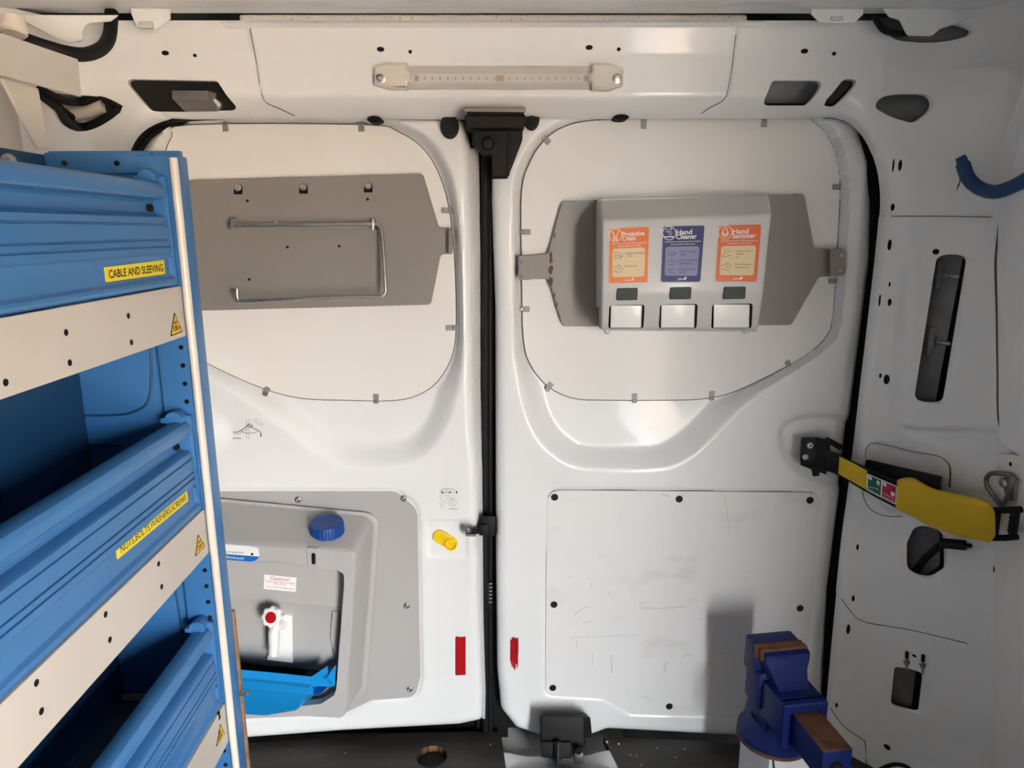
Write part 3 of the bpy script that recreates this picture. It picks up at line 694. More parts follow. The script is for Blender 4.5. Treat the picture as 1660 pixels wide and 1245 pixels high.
for pts in ([(1174, 803), (1178, 830), (1182, 868)], [(922, 932), (924, 935)], [(958, 944), (959, 950)], [(987, 957), (988, 962)], [(935, 1036), (936, 1052)], [(1035, 978), (1045, 975)], [(1095, 983), (1112, 982)], [(930, 995), (946, 984), (956, 982)], [(1036, 984), (1070, 985), (1107, 982)], [(924, 1032), (945, 1031)], [(950, 1031), (985, 1030), (1040, 1028)], [(1075, 1088), (1080, 1070), (1078, 1090)], [(1105, 1065), (1112, 1058), (1120, 1061)], [(960, 1056), (961, 1078)], [(990, 1060), (992, 1090)], [(1040, 1128), (1055, 1130)], [(1208, 925), (1213, 928)], [(1090, 928), (1110, 935)], [(1085, 803), (1072, 800)], [(945, 1009), (958, 1006)], [(1170, 1058), (1188, 1056)]):
    b.stroke(S1, spline(S1.pix(pts), False, 3), rr.uniform(.0005, .0010), 'graphite', .0034)
b.build('scratch_mark', LP2, 'stuff')
# rubber weatherstrip round the opening and between the doors
b = MB()
sealp = spline([aty(x, y, 1.428) for (x, y) in [(196, 420), (197, 300), (206, 253), (228, 217), (262, 195), (305, 186), (500, 180), (800, 178), (1300, 178), (1376, 186), (1408, 226), (1424, 270), (1430, 330), (1424, 420), (1396, 635), (1362, 900), (1345, 1120), (1338, 1225)]], False, 6)
b.tube(sealp, .012, 'black', 10)
b.build('trim_weatherstrip', None, 'structure')
b = MB(); b.box((-.02, 1.475, .66), (.075, .03, 1.4), 'black', bev=.004); b.box((.05, 1.49, .02), (1.6, .03, .08), 'black', bev=.004)
for (x, y0, y1, w) in ((787, 250, 1185, 6), (795, 300, 1185, 4)):
    q0, q1 = aty(x, y0, 1.445), aty(x, y1, 1.445); b.tube([q0, (q0+q1)/2, q1], w/1150*1.42, 'black', 10)
b.build('trim_seal', None, 'structure')
# ================================================================== SHELVING RACK
XS, YE = -0.476, 1.085
RKF = Surf((XS, 0, 0), (0, 1, 0), (0, 0, 1))            # aisle face of the rack
RACK = thing('shelving_rack', 'blue steel shelving rack with three lipped trays and cream label strips', 'shelving', (-.56, .6, 0))
PF = YP(YE)
pl, pm, pr = aty(276, 570, YE)[0], aty(306.5, 570, YE)[0], aty(323, 600, YE)[0]
b = MB()
b.box(((pl-.02+pr)/2, YE+.017, .63), (pr-pl+.02, .034, 1.236), 'blue', bev=.003)
POST = b.build('upright_post', RACK)
b = MB(); yy = YE
arc = [(pm+(pr-pm)*(.5-.5*math.cos(t)), yy-.007*math.sin(t)) for t in np.linspace(0, math.pi, 9)]
b.loft([[(x, y, z) for x, y in arc] for z in (.012, 1.244)], 'alu')
tag(b.build('edge_moulding', POST), 'cream rounded moulding down the front corner')
b = MB(); xm = (pl+pm)/2
for k in range(37):
    z = .14+k*.0285
    b.lathe((xm+.003, YE-.0006, z), (0, -1, 0), [(.0036, -.003), (.0036, .0006), (0, .0006)], 'ink', 12)
b.build('post_hole', POST, 'stuff')
b = MB(); xe0 = aty(76, 248, 1.10)[0]
b.box(((xe0+pr-.004)/2, 1.108, .628), (pr-xe0-.004, .012, 1.256), 'blue', bev=.002)
b.box(((xe0+pl)/2, 1.097, 1.238), (pl-xe0, .012, .030), 'blue', bev=.003)
EP = YP(1.1005)
EPo = b.build('end_panel', RACK)
b = MB()
for px in (104, 189): dot(b, YP(1.0895), px, 264.5, 4.2, 4.2)
b.build('panel_hole', EPo, 'stuff')
b = MB()
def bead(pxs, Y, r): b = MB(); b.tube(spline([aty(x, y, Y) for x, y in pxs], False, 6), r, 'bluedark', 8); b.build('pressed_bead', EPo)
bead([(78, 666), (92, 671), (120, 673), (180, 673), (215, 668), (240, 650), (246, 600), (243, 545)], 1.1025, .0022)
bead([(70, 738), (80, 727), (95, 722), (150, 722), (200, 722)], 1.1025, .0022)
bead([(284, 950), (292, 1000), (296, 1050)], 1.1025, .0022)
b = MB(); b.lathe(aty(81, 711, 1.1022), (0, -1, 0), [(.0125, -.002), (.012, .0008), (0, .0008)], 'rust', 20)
tag(b.build('rust_patch', EPo), 'round rusty patch')
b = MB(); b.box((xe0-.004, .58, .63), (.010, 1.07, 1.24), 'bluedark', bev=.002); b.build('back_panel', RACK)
prof = [(-.031, -.010), (-.027, -.002), (-.020, 0), (-.010, -.0005), (-.004, -.0035), (-.0005, -.009), (0, -.012), (0, -.022), (-.002, -.0245), (-.005, -.0255),
        (-.017, -.0275), (-.020, -.031), (-.020, -.045), (-.0185, -.0475), (-.005, -.0505), (-.0022, -.0525), (-.001, -.0605), (-.0035, -.0612), (-.0035, -.0628), (-.0008, -.0635), (0, -.083),
        (-.003, -.0837), (-.003, -.0853), (0, -.086), (.0003, -.0925), (-.0028, -.0932), (-.0028, -.0948), (.0003, -.0955), (.0006, -.104), (-.001, -.1058), (-.0025, -.1068),
        (-.003, -.1085), (-.003, -.1365), (-.0025, -.1385), (-.001, -.1400), (.0025, -.1425), (.0035, -.1465), (.0025, -.1505), (-.001, -.1528), (-.02, -.1530), (-.031, -.150)]
prof = [(x, z*.975) for x, z in prof]
ZT = (1.2107, .8542, .5000)
LBL = [('CABLE AND SLEEVING', (169, 433.5), (265, 421.5), (267, 444), (172, 457.5)), ('NUTS,BOLTS,WASHERS,SCREWS', (187, 884), (302, 793), (304.5, 812), (190, 907)), None]
TRI = [((282.5, 506), (276.5, 545.5), (296, 538), '10'), ((321, 866), (316.5, 902.5), (332.5, 885), '25'), ((357, 1173), (350.5, 1211.5), (364.5, 1189), '25')]
HOLES = [[(208, 512), (213, 555), (107, 539), (113, 588), (9, 620)], [(262, 951), (257, 914), (171, 996), (178, 1037), (59, 1107), (67, 1153)], [(355, 1157), (356, 1163)]]
for k, zt in enumerate(ZT):
    b = MB(); P = [(XS+x, z+zt) for x, z in prof]
    b.loft([[(x, .05, z) for x, z in P], [(x, YE-.012, z) for x, z in P]], 'blue')
    T = b.build('shelf_tray', RACK, sharp=28, recalc=True)
    tag(T, ['blue ribbed tray front labelled for cable', 'blue ribbed tray front labelled for nuts and bolts', 'blue ribbed tray front without a name label'][k])
    b = MB()                                           # bracket that hooks the tray to the post
    b.box((XS-.016, YE-.007, zt-.072), (.036, .012, .160), 'blue', bev=.005)
    b.lathe((XS-.020, YE-.026, zt+.004), (0, 1, 0), [(0, 0), (.0115, 0), (.0125, .001), (.0125, .022), (.0115, .024), (0, .024)], 'blue', 20)
    b.box((XS-.033, YE-.020, zt+.003), (.010, .016, .008), 'blue', bev=.002)
    br = b.build('hook_bracket', T)
    b = MB(); b.lathe((XS-.0185, YE-.030, zt-.0375), (1, -.2, 0), [(0, 0), (.0055, 0), (.0055, .004), (.003, .0045), (.003, .002), (0, .002)], 'blackp', 14)
    b.build('lock_pin', T)
    b = MB(); b.box((XS-.003, YE-.017, zt-.1195), (.009, .006, .026), 'blue', bev=.003); b.build('channel_stop', T)
    b = MB()
    b.box(((xe0+XS-.02)/2, .57, zt-.1495), (XS-.02-xe0-.008, 1.04, .006), 'grime', bev=.001)
    b.box(((xe0+XS-.02)/2, YE+.006, zt-.1425), (XS-.02-xe0-.008, .004, .014), 'strip', bev=.001)
    b.build('shelf_floor', T)
    b = MB(); Z0, Z1 = zt-.1505, zt-.2265              # cream strip under the tray
    b.slab(RKF, rp([(.05, Z1), (YE-.001, Z1, .004), (YE-.001, Z0, .004), (.05, Z0)]), -.003, .0035, 'strip', bev=.001)
    ST = b.build('label_strip', RACK)
    tag(ST, 'cream strip below the %s tray' % ('top', 'middle', 'bottom')[k])
    b = MB()
    for (x, y) in HOLES[k]:
        c = RKF.pix([(x, y)], .0035)[0]; b.slab(RKF, ell(c[0], c[1], .0038, .0038, 14), .002, .0039, 'ink')
    b.build('strip_hole', ST, 'stuff')
    a, l, r, num = TRI[k]
    Q = RKF.pix([l, r, a], .0038); c = Q.mean(0)
    b = MB(); b.slab(RKF, rp(Q, .0015), .0030, .0041, 'ink'); b.slab(RKF, rp(c+(Q-c)*.84, .001), .0036, .0044, 'amber')
    e = (Q[1]-Q[0]); h = np.linalg.norm(e)
    e0 = np.array([1.0, 0.0]); ctr = (Q[0]+Q[1])/2; up = np.array([0, 1.0])
    b.text(RKF, 'MAX', ctr-e0*h*.13+up*h*.38, ctr+e0*h*.13+up*h*.38, h*.11, 'ink', .0048, bold=.02)
    b.text(RKF, num+'Kg', ctr-e0*h*.27+up*h*.13, ctr+e0*h*.27+up*h*.13, h*.20, 'ink', .0048, bold=.02)
    tag(b.build('warning_triangle', ST), 'yellow triangle reading MAX %sKg' % num)
    if LBL[k]:
        txt, tl, tr, br_, bl = LBL[k]; off = -.0026
        S = Surf(RKF.o+RKF.n*off, RKF.u, RKF.v); Q = S.pix([bl, br_, tr, tl])
        b = MB(); b.slab(S, rp(Q, .0012), -.0012, .0008, 'yellow')
        v = (Q[3]-Q[0]); vv = (Q[2]-Q[1]); h = np.linalg.norm(v)
        b.text(S, txt, Q[0]+v*.24+(Q[1]-Q[0])*.04, Q[1]+vv*.22-(Q[1]-Q[0])*.035, h*(.56, .50)[k], 'ink', .0012, bold=(.012, 0)[k])
        tag(b.build('name_label', T), 'yellow label reading ' + txt.replace(',', ' '))
b = MB(); y1 = 1.121
b.slab(YP(1.128), [(xe0+.01, .004), (pr+.0015, .004), (pr+.0015, .50), (xe0+.01, .50)], 0, .008, 'woodedge', bev=.001)
tag(b.build('ply_backing', RACK), 'thin brown ply board behind the end panel')
b = MB(); s0 = aty(383, 1131, 1.12); s1 = aty(401, 1123, 1.10)
b.tube([s0, (s0+s1)/2, s1], .0016, 'steel', 8); dv = (s1-s0)/np.linalg.norm(s1-s0)
b.lathe(s1, dv, [(.0016, -.001), (.0042, .0016), (.0042, .0022), (0, .0026)], 'steel', 12)
b.build('loose_screw', RACK)

# folded steel bracket and gusset near the roof, at the shelf end
BR = thing('roof_bracket', 'beige folded steel bracket and gusset fixed above the shelving rack', 'bracket', tuple(aty(60, 110, 1.12)))
def pxslab(b, Y, px, m, th=.004, bev=.001, dy=0.0, r=0.0):
    S = YP(Y); b.slab(S, rp([(*q, (p[2] if len(p) > 2 else 0)/1150*Y) for q, p in zip(S.pix(px), px)], 0), -th, 0, m, bev=bev)
b = MB(); PB = plane3(aty(0, 122, .93), aty(131, 157, 1.16), aty(0, 53, .93))
b.slab(PB, rp(PB.pix([(-90, 98), (133, 158), (127, 96), (-90, 22)]), .004), -.004, 0, 'tan', bev=.0015)
b.build('folded_rail', BR)
b = MB(); PG = plane3(aty(0, 240, 1.00), aty(77, 243, 1.10), aty(0, 122, 1.00))
b.slab(PG, rp(PG.pix([(2, 124), (63, 143), (79, 243), (62, 242), (40, 200)]), .004), -.004, 0, 'tan', bev=.0015)
b.build('gusset_plate', BR)
b = MB(); c = aty(22, 44, 1.05); b.lathe(c, (0, -.25, -1), [(0, -.012), (.014, -.012), (.014, -.003), (.0165, -.002), (.0165, .007), (.014, .010), (0, .010)], 'alu', 24)
b.build('round_foot', BR)
b = MB(); c = aty(14, 260, 1.0); b.lathe(c, (.6, -1, 0), [(.009, -.01), (.009, .001), (.0055, .002), (.0055, .006), (.003, .0065), (0, .005)], 'dsteel', 18)
b.build('bolt', BR)
b = MB(); pts = [(-15, 52, 1.14), (25, 60, 1.14), (70, 75, 1.15), (110, 86, 1.17), (140, 88, 1.20), (165, 78, 1.24), (177, 60, 1.27), (180, 36, 1.29), (181, 20, 1.30)]
b.tube(spline([aty(*p) for p in pts], False, 6), .0105, 'black', 14)
tag(b.build('cable_conduit'), 'thick black cable conduit curving down from the roof above the bracket', 'conduit')
LO = thing('wiring_loom', 'black taped wiring loom with a pale sleeve in the corner opening', 'wiring', tuple(aty(135, 185, 1.36)))
b = MB()
for pts, r in (([(60, 150), (95, 175), (110, 198), (135, 207), (165, 196), (195, 178)], .008), ([(55, 140), (100, 162), (130, 165), (165, 160), (200, 176)], .007),
               ([(60, 148), (100, 178), (120, 192)], .006), ([(174, 160), (175, 180), (174, 196)], .004)):
    b.tube(spline([aty(x, y, 1.365 if FR.d(np.array([aty(x, y, 1.36)[0]]), np.array([aty(x, y, 1.36)[2]]))[0] < .03 else 1.31) for x, y in pts], False, 5), r, 'black', 10)
b.build('cable', LO)
b = MB(); b.tube([aty(118, 186, 1.36), aty(145, 181, 1.36), aty(168, 172, 1.36)], .011, 'strip', 12); b.build('pale_sleeve', LO)

# ================================================================== LAMPS ON THE HEADER
def frp(px, off=0.0): return FR.p3(FR.pix(px), off)
q = frp([(640, 128), (985, 128), (640, 105)])
HL = plane3(q[0], q[1], q[2])
LED = thing('strip_light', 'clear LED strip light with cream end caps on the header', 'light', tuple(frp([(808, 128)])[0]))
b = MB(); b.slab(HL, HL.pix([(655, 108), (955, 108), (955, 146), (655, 146)]), -.006, .004, 'alu', bev=.001)
b.build('base_channel', LED)
b = MB(); S = HL; pc = S.pix([(667, 128), (953, 128)])
b.slab(S, S.pix([(667, 121), (952, 121), (952, 135), (667, 135)]), .004, .0052, 'wprint')
n = 46
for k in range(n):
    c = pc[0]+(pc[1]-pc[0])*((k+.5)/n); i = k % 4
    if k in (22, 23): continue
    m, w, h = (('led', .0026, .0032), ('ink', .0010, .0022), ('led', .0022, .0030), ('copper', .0012, .0026))[i]
    b.slab(S, [c+(-w, -h), c+(w, -h), c+(w, h), c+(-w, h)], .0052, .0060, m)
for t in (.03, .49, .51, .985):
    c = pc[0]+(pc[1]-pc[0])*t; b.slab(S, [c+(-.004, -.005), c+(.004, -.005), c+(.004, .005), c+(-.004, .005)], .0052, .0058, 'copper')
b.build('led_board', LED)
b = MB(); t0, t1 = S.pix([(664, 127), (955, 127)])
top, bot = S.pix([(800, 108), (800, 146)])[:, 1]; hc = (top+bot)/2; hh = (top-bot)/2
ring = [(hc+hh*math.cos(t), .006+.011*math.sin(t)) for t in np.linspace(0, math.pi, 13)]
inn = [(hc+hh*.93*math.cos(t), .006+.0095*math.sin(t)) for t in np.linspace(math.pi, 0, 13)]
b.loft([[S.o+S.u*a+S.v*v+S.n*d for v, d in ring+inn] for a in (t0[0], t1[0])], 'tube' if 'tube' in M else 'clear')
b.build('clear_tube', LED)
for sx, px in ((1, [(609, 113), (627, 105), (662, 105), (662, 119), (667, 120), (667, 135), (662, 136), (663, 147), (630, 147), (609, 140)]),
               (-1, [(1008, 114), (985, 106), (957, 106), (957, 120), (951, 121), (951, 136), (957, 137), (957, 148), (985, 149), (1008, 141)])):
    b = MB(); b.slab(S, rp(S.pix(px), .002), -.006, .018, 'cream2' if 'cream2' in M else 'alu', bev=.004)
    cap = b.build('end_cap', LED)
    cx = 617 if sx > 0 else 1000
    b = MB(); c = S.p3(S.pix([(cx, 127)], .018), .018)[0]
    b.lathe(c, S.n, [(.0085, -.002), (.0085, .001), (.0062, .0016), (.0058, .0004), (.0052, .0022), (.0022, .0026), (.0020, .0008), (0, .0008)], 'steel', 20)
    b.build('screw', cap)
DL = thing('dome_light', 'grey ribbed courtesy lamp on a slanted black plate in the header', 'light', tuple(frp([(290, 155)])[0]))
q = frp([(215, 176), (370, 178), (210, 130)], -.010); SD = plane3(q[0], q[1], q[2])
b = MB(); b.slab(SD, rp(SD.pix([(190, 122), (360, 124), (390, 179.5), (242, 181)]), .006), -.004, 0, 'blackp', bev=.001); b.build('black_plate', DL)
b = MB(); lp = rp(SD.pix([(277, 146), (340, 147), (350, 150), (350, 160), (360, 164), (359, 174), (352, 180), (300, 180), (290, 172), (279, 160)], .01), .003)
b.slab(SD, lp, 0, .014, 'lampgrey' if 'lampgrey' in M else 'greylid', bev=.004); LN = b.build('lamp_lens', DL)
b = MB()
for k in range(24):
    x = 280+k*2.4; Q = SD.pix([(x, 147), (x+1.2, 147), (x+1.2, 161), (x, 161)], .014); b.slab(SD, Q, .012, .0154, 'dsteel')
b.build('lens_rib', LN, 'stuff')
b = MB(); Q = rp(SD.pix([(345, 162), (350, 160), (359, 170), (354, 174)], .014), .002); b.slab(SD, Q, .012, .017, 'lightgrey', bev=.001); b.build('switch', LN)

# ================================================================== TOP LATCH BETWEEN THE DOORS
LT = thing('latch_cover', 'black moulded latch cover hanging at the top between the rear doors', 'latch', tuple(aty(803, 230, 1.38)))
b = MB(); S = YP(1.335)
b.hexa([aty(752, 181, 1.33), aty(853, 182, 1.33), aty(853, 178, 1.40), aty(752, 177, 1.40)][::1]+[aty(754, 176, 1.33), aty(851, 176, 1.33), aty(851, 172, 1.40), aty(754, 172, 1.40)], 'grey', .001)
b.slab(YP(1.332), rp(YP(1.332).pix([(753, 186), (853, 186), (851, 204), (847, 208), (760, 208), (754, 203)]), .003), -.06, 0, 'blackp', bev=.003)
b.slab(YP(1.340), YP(1.340).pix([(757, 178), (850, 178), (850, 188), (757, 188)]), -.05, 0, 'black', bev=.001)
b.build('striker_housing', LT)
b = MB(); S = YP(1.375)
b.slab(S, rp(S.pix([(765, 205), (848, 205), (847, 227), (823, 288), (797, 288), (797, 251), (783, 250), (765, 231)]), .002), -.04, 0, 'blackp', bev=.003)
b.slab(S, rp(S.pix([(822, 205), (826, 205), (826, 284), (822, 287)]), 0), -.01, .002, 'blackp', bev=.001)
b.slab(S, rp(S.pix([(804, 205), (812, 205), (812, 231), (804, 231)]), .001), -.01, .003, 'black', bev=.001)
b.build('latch_body', LT)
b = MB(); b.lathe(aty(791, 233, 1.375), (0, -1, 0), [(.012, -.002), (.012, .004), (.009, .008), (.003, .009), (0, .009)], 'blackp', 20); b.build('round_button', LT)
for (px, py, rx, ry, lab) in ((728.5, 204.5, 14, 18, 'black oval rubber plug above the shelf-side door'), (862, 193, 12, 16, 'black oval rubber plug partly behind the latch cover')):
    S = YP(1.397); c = S.pix([(px, py)])[0]; k = 1.397/1150
    b = MB(); b.slab(S, ell(c[0], c[1], rx*k, ry*k, 28), -.02, .002, 'black', bev=.002)
    b.slab(S, ell(c[0], c[1], rx*k*.62, ry*k*.62, 24), .0, .004, 'black', bev=.0015); b.slab(S, ell(c[0], c[1], rx*k*.32, ry*k*.38, 20), .002, .006, 'black', bev=.0015)
    tag(b.build('rubber_plug'), lab, 'plug')
b = MB()
for (px, py, rx, ry) in ((607, 193.5, 11, 4.8), (1007, 190, 12, 4.2)):
    S = YP(1.388); c = S.pix([(px, py)])[0]; k = 1.388/1150; b.slab(S, ell(c[0], c[1], rx*k, ry*k, 22), -.03, .001, 'ink')
b.build('slot_plug', DOOR1)

# ================================================================== PAPER ROLL HOLDER ON THE SHELF-SIDE DOOR
PY = 1.424; S = YP(PY)
RH = thing('roll_holder', 'grey steel plate with empty wire paper-roll holder on the door', 'holder', (aty(490, 400, PY)))
def prs(S, px): return rp([(*q, (p[2] if len(p) > 2 else 0)/1150*1.42) for q, p in zip(S.pix(px), px)])
b = MB(); b.slab(S, prs(S, [(240, 294, 6), (685, 281, 6), (711, 368, 5), (733, 370, 3), (733, 412, 3), (714, 412, 8), (698, 494, 6), (240, 506, 6), (222, 430), (180, 430), (180, 385), (222, 380)]), -.010, 0, 'grey', bev=.0012)
PLT = b.build('mounting_plate', RH)
b = MB(); S4 = YP(1.404); b.slab(S4, prs(S4, [(727, 371, 3), (734, 373, 5), (734, 410, 5), (727, 412, 3)]), -.003, 0, 'grey', bev=.001); b.build('bolted_tab', PLT)
for (x, y) in ((386, 306), (492, 305), (597, 303)):
    b = MB(); b.slab(S, prs(S, [(x-7, y-3, 6), (x, y-10, 7), (x+7, y-4, 6), (x+7, y+9, 1), (x-7, y+9, 1)]), -.002, .0007, 'ink'); c = S.p3(S.pix([(x-.5, y-2)]), 0)[0]
    b.lathe(c, S.n, [(.0068, 0), (.0068, .0022), (.005, .0034), (.0042, .0028), (.0036, .0036), (.0016, .0036), (.0014, .0018), (0, .0018)], 'steel', 18)
    b.build('keyhole_bolt', PLT)
b = MB()
for (x, y) in ((401, 325.5), (596, 323), (466, 400.5), (550, 399), (404, 453)): dot(b, S, x, y, 2.2, 2.4)
b.build('plate_hole', PLT, 'stuff')
b = MB(); b.slab(S, prs(S, [(383, 353), (608, 353), (608, 372), (383, 372)]), .0, .0025, 'grey', bev=.0006)
for x in (383, 608): b.hexa(list(S.p3(S.pix([(x-1.5, 372), (x+1.5, 372), (x+1.5, 354), (x-1.5, 354)]), 0))+list(S.p3(S.pix([(x-1.5, 373), (x+1.5, 373), (x+1.5, 355), (x-1.5, 355)]), .028)), 'steel', .0006)
bk = b.build('bracket', RH)
for x in (446, 552): stud(S, x, 361, .0055, 'steel', bk, 'dome_screw', .0025, .5)
b = MB(); YW = PY-.020; YL = PY-.045
def arm(pts): return [aty(*p) for p in pts]
path = arm([(371, 365, YW), (400, 365, YW), (500, 364, YW), (604, 363, YW), (613, 365, YW-.002), (618, 372, YW-.004), (621, 400, YW-.012), (625, 465, YL), (624.5, 474, YL), (621, 479, YL), (614, 480.5, YL), (560, 482, YL), (450, 485.5, YL), (393, 488, YL), (387, 486, YL), (384.5, 481, YL), (384, 468, YL)])
b.tube(spline(path, False, 4), .0036, 'steel', 12); b.build('wire_arm', RH)

# ================================================================== SOAP DISPENSER ON ITS PLATE
SP = thing('mounting_plate', 'grey six-sided steel plate bolted across the door behind the dispenser', 'plate', tuple(aty(1100, 420, PY)))
b = MB(); b.slab(S, prs(S, [(912, 326, 8), (1304, 314, 8), (1320, 402, 7), (1371, 404, 8), (1371, 447, 8), (1328, 449, 8), (1283, 527, 8), (912, 529, 8), (889, 452, 6), (842, 453, 6), (841, 415, 6), (888, 411, 6)]), -.010, 0, 'grey', bev=.0012)
SPm = b.build('steel_sheet', SP)
for tabpx in ([(840, 414, 5), (860, 414), (860, 454), (840, 454, 5)], [(1346, 403.5), (1372, 404, 8), (1371, 447, 8), (1346, 448)]):
    b = MB(); S4 = YP(1.400); b.slab(S4, prs(S4, tabpx), -.003, 0, 'grey', bev=.001); b.build('bolted_tab', SPm)
for (x, y, mm) in ((846, 424, 'dsteel'), (846, 447, 'dsteel'), (1365, 413, 'steel'), (1362, 438, 'steel')): stud(YP(1.400), x, y, .0045, mm, SPm, 'bolt', 0, .4)
b = MB(); rr = random.Random(3)
for (x, y, w, h) in ((893, 418, 3, 11), (893, 437, 4, 8), (893, 455, 3.5, 8), (899, 382, 1.5, 5), (899, 478, 1.6, 4), (903, 495, 1.8, 5)):
    c = S.pix([(x, y)])[0]; k = PY/1150
    e = ell(0, 0, w*k, h*k, 11)*np.array([[rr.uniform(.6, 1.2)] for _ in range(11)])+c
    b.slab(S, e, -.002, .0004, 'rustchip' if 'rustchip' in M else 'rust')
b.build('rust_chip', SPm, 'stuff')
SDn = thing('soap_dispenser', 'white three-button wall dispenser with orange and blue instruction cards', 'dispenser', tuple(aty(1105, 430, 1.36)))
rows = [((974, 324), (1243, 317), 1.378), ((976, 357), (1250, 347.5), 1.292), ((975.5, 474), (1238, 471), 1.278), ((975, 532), (1228, 534.5), 1.300), ((975, 536), (1229, 538), 1.378)]
bm = bmesh.new(); fr, bk_ = [], []
for (l, r, Y) in rows: fr.append([bm.verts.new(tuple(aty(l[0], l[1], Y))), bm.verts.new(tuple(aty(r[0], r[1], Y)))])
BL = [bm.verts.new(tuple(aty(l[0], l[1], 1.378)+np.array([0, .036, 0]))) for l in (rows[0][0], rows[0][1], rows[-1][1], rows[-1][0])]
for i in range(4): bm.faces.new((fr[i][0], fr[i][1], fr[i+1][1], fr[i+1][0]))
bm.faces.new([f[0] for f in fr]+[BL[3], BL[0]]); bm.faces.new([f[1] for f in fr][::-1]+[BL[1], BL[2]])
bm.faces.new((fr[0][1], fr[0][0], BL[0], BL[1])); bm.faces.new((fr[4][0], fr[4][1], BL[2], BL[3])); bm.faces.new(BL)
bmesh.ops.recalc_face_normals(bm, faces=bm.faces)
bmesh.ops.bevel(bm, geom=[e for e in bm.edges if all(v not in BL for v in e.verts)], offset=.0065, segments=3, affect='EDGES', profile=.55)
me = bpy.data.meshes.new('h'); bm.to_mesh(me); bm.free()
HS = put('housing', me, 'lightgrey', SDn, sharp=25)
b = MB(); S = YP(1.383); b.slab(S, prs(S, [(971, 322, 8), (1246, 315, 8), (1251, 347, 4), (1232, 500), (971, 500)]), -.04, 0, 'lightgrey', bev=.002)
tag(b.build('back_rim', SDn), 'thin rim behind the housing')
FP = plane3(aty(*rows[2][0], rows[2][2]), aty(*rows[2][1], rows[2][2]), aty(*rows[1][0], rows[1][2]))
LPn = plane3(aty(*rows[3][0], rows[3][2]), aty(*rows[3][1], rows[3][2]), aty(*rows[2][0], rows[2][2]))
def q4(S, tl, tr, br, bl, u, v):
    """bilinear point inside a pixel quad, on frame S"""
    P = [np.array(p, float) for p in (tl, tr, br, bl)]
    return S.pix([(P[0]*(1-u)+P[1]*u)*(1-v)+(P[3]*(1-u)+P[2]*u)*v])[0]
CARDS = [((988, 370.5), (1052, 368), (1049.5, 458), (987, 459.5), 'orange', 'cream', 'brownink', ('Protective', 'Cream'), ('Apply to face and other areas to protect and', 'replenish the skin'),
          [('1) Apply 1 shot only to', 'DRY hands'), ('2) Rub in well',)], 'drop2'),
         ((1075, 367), (1142, 365.5), (1135, 457), (1071, 457), 'navy', 'lilac', 'navyink', ('Hand', 'Cleaner'), ('Hand cleaner to remove general dirt and grime', 'can be used with or without water'),
          [('1) Apply 2-3 shots to', 'DRY hands'), ('2) Rub in well to loosen', 'all dirt & grime'), ('3) Rinse with water or', 'wipe clean')], 'bubbles'),
         ((1165.5, 365.5), (1234, 364), (1226.5, 457), (1159.5, 456), 'orange2', 'cream', 'brownink', ('Hand', 'Sanitiser'), ('Use throughout the day to sanitise skin after contact', 'with potentially hazardous surfaces or substances'),
          [('1) Apply 2-3 shots to', 'CLEAN & DRY', 'hands'), ('2) Rub in for approx', '30 secs until dry')], 'drop')]
def hand(b, S, Q, u0, v0, w, h, m, kind):
    g = lambda u, v: q4(S, *Q, u0+u*w, v0+v*h)
    L = {0: [[(0, .1), (.3, .05), (.6, .2), (.95, .5), (.8, .62), (.5, .5), (.35, .45)], [(0, .95), (.35, .8), (.7, .85), (.9, .6)], [(.1, .4), (.3, .5), (.1, .6)]],
         1: [[(0, .35), (.3, .3), (.5, .05), (.62, 0)], [(.5, .25), (.75, .15), (.98, .45), (.95, .6)], [(0, .8), (.3, .85), (.5, .98), (.75, .9), (.9, .7)], [(.45, .6), (.6, .5), (.75, .55)]],
         2: [[(.05, 1), (.05, .4), (.25, .2), (.5, .3), (.75, .1), (.8, .3)], [(.35, 1), (.4, .6), (.55, .5), (.6, 1)], [(.85, .6), (.8, .75), (.95, .9)]],
         3: [[(.98, .3), (.5, .3), (.2, .6), (.02, .95), (.3, .95), (.6, .85), (.98, .65)], [(.2, .0), (.25, .15)], [(.4, -.1), (.42, .1)], [(.6, -.1), (.6, .08)]]}[kind]
    for l in L: b.stroke(S, spline([g(*p) for p in l], False, 4), .0007, m, .0016)
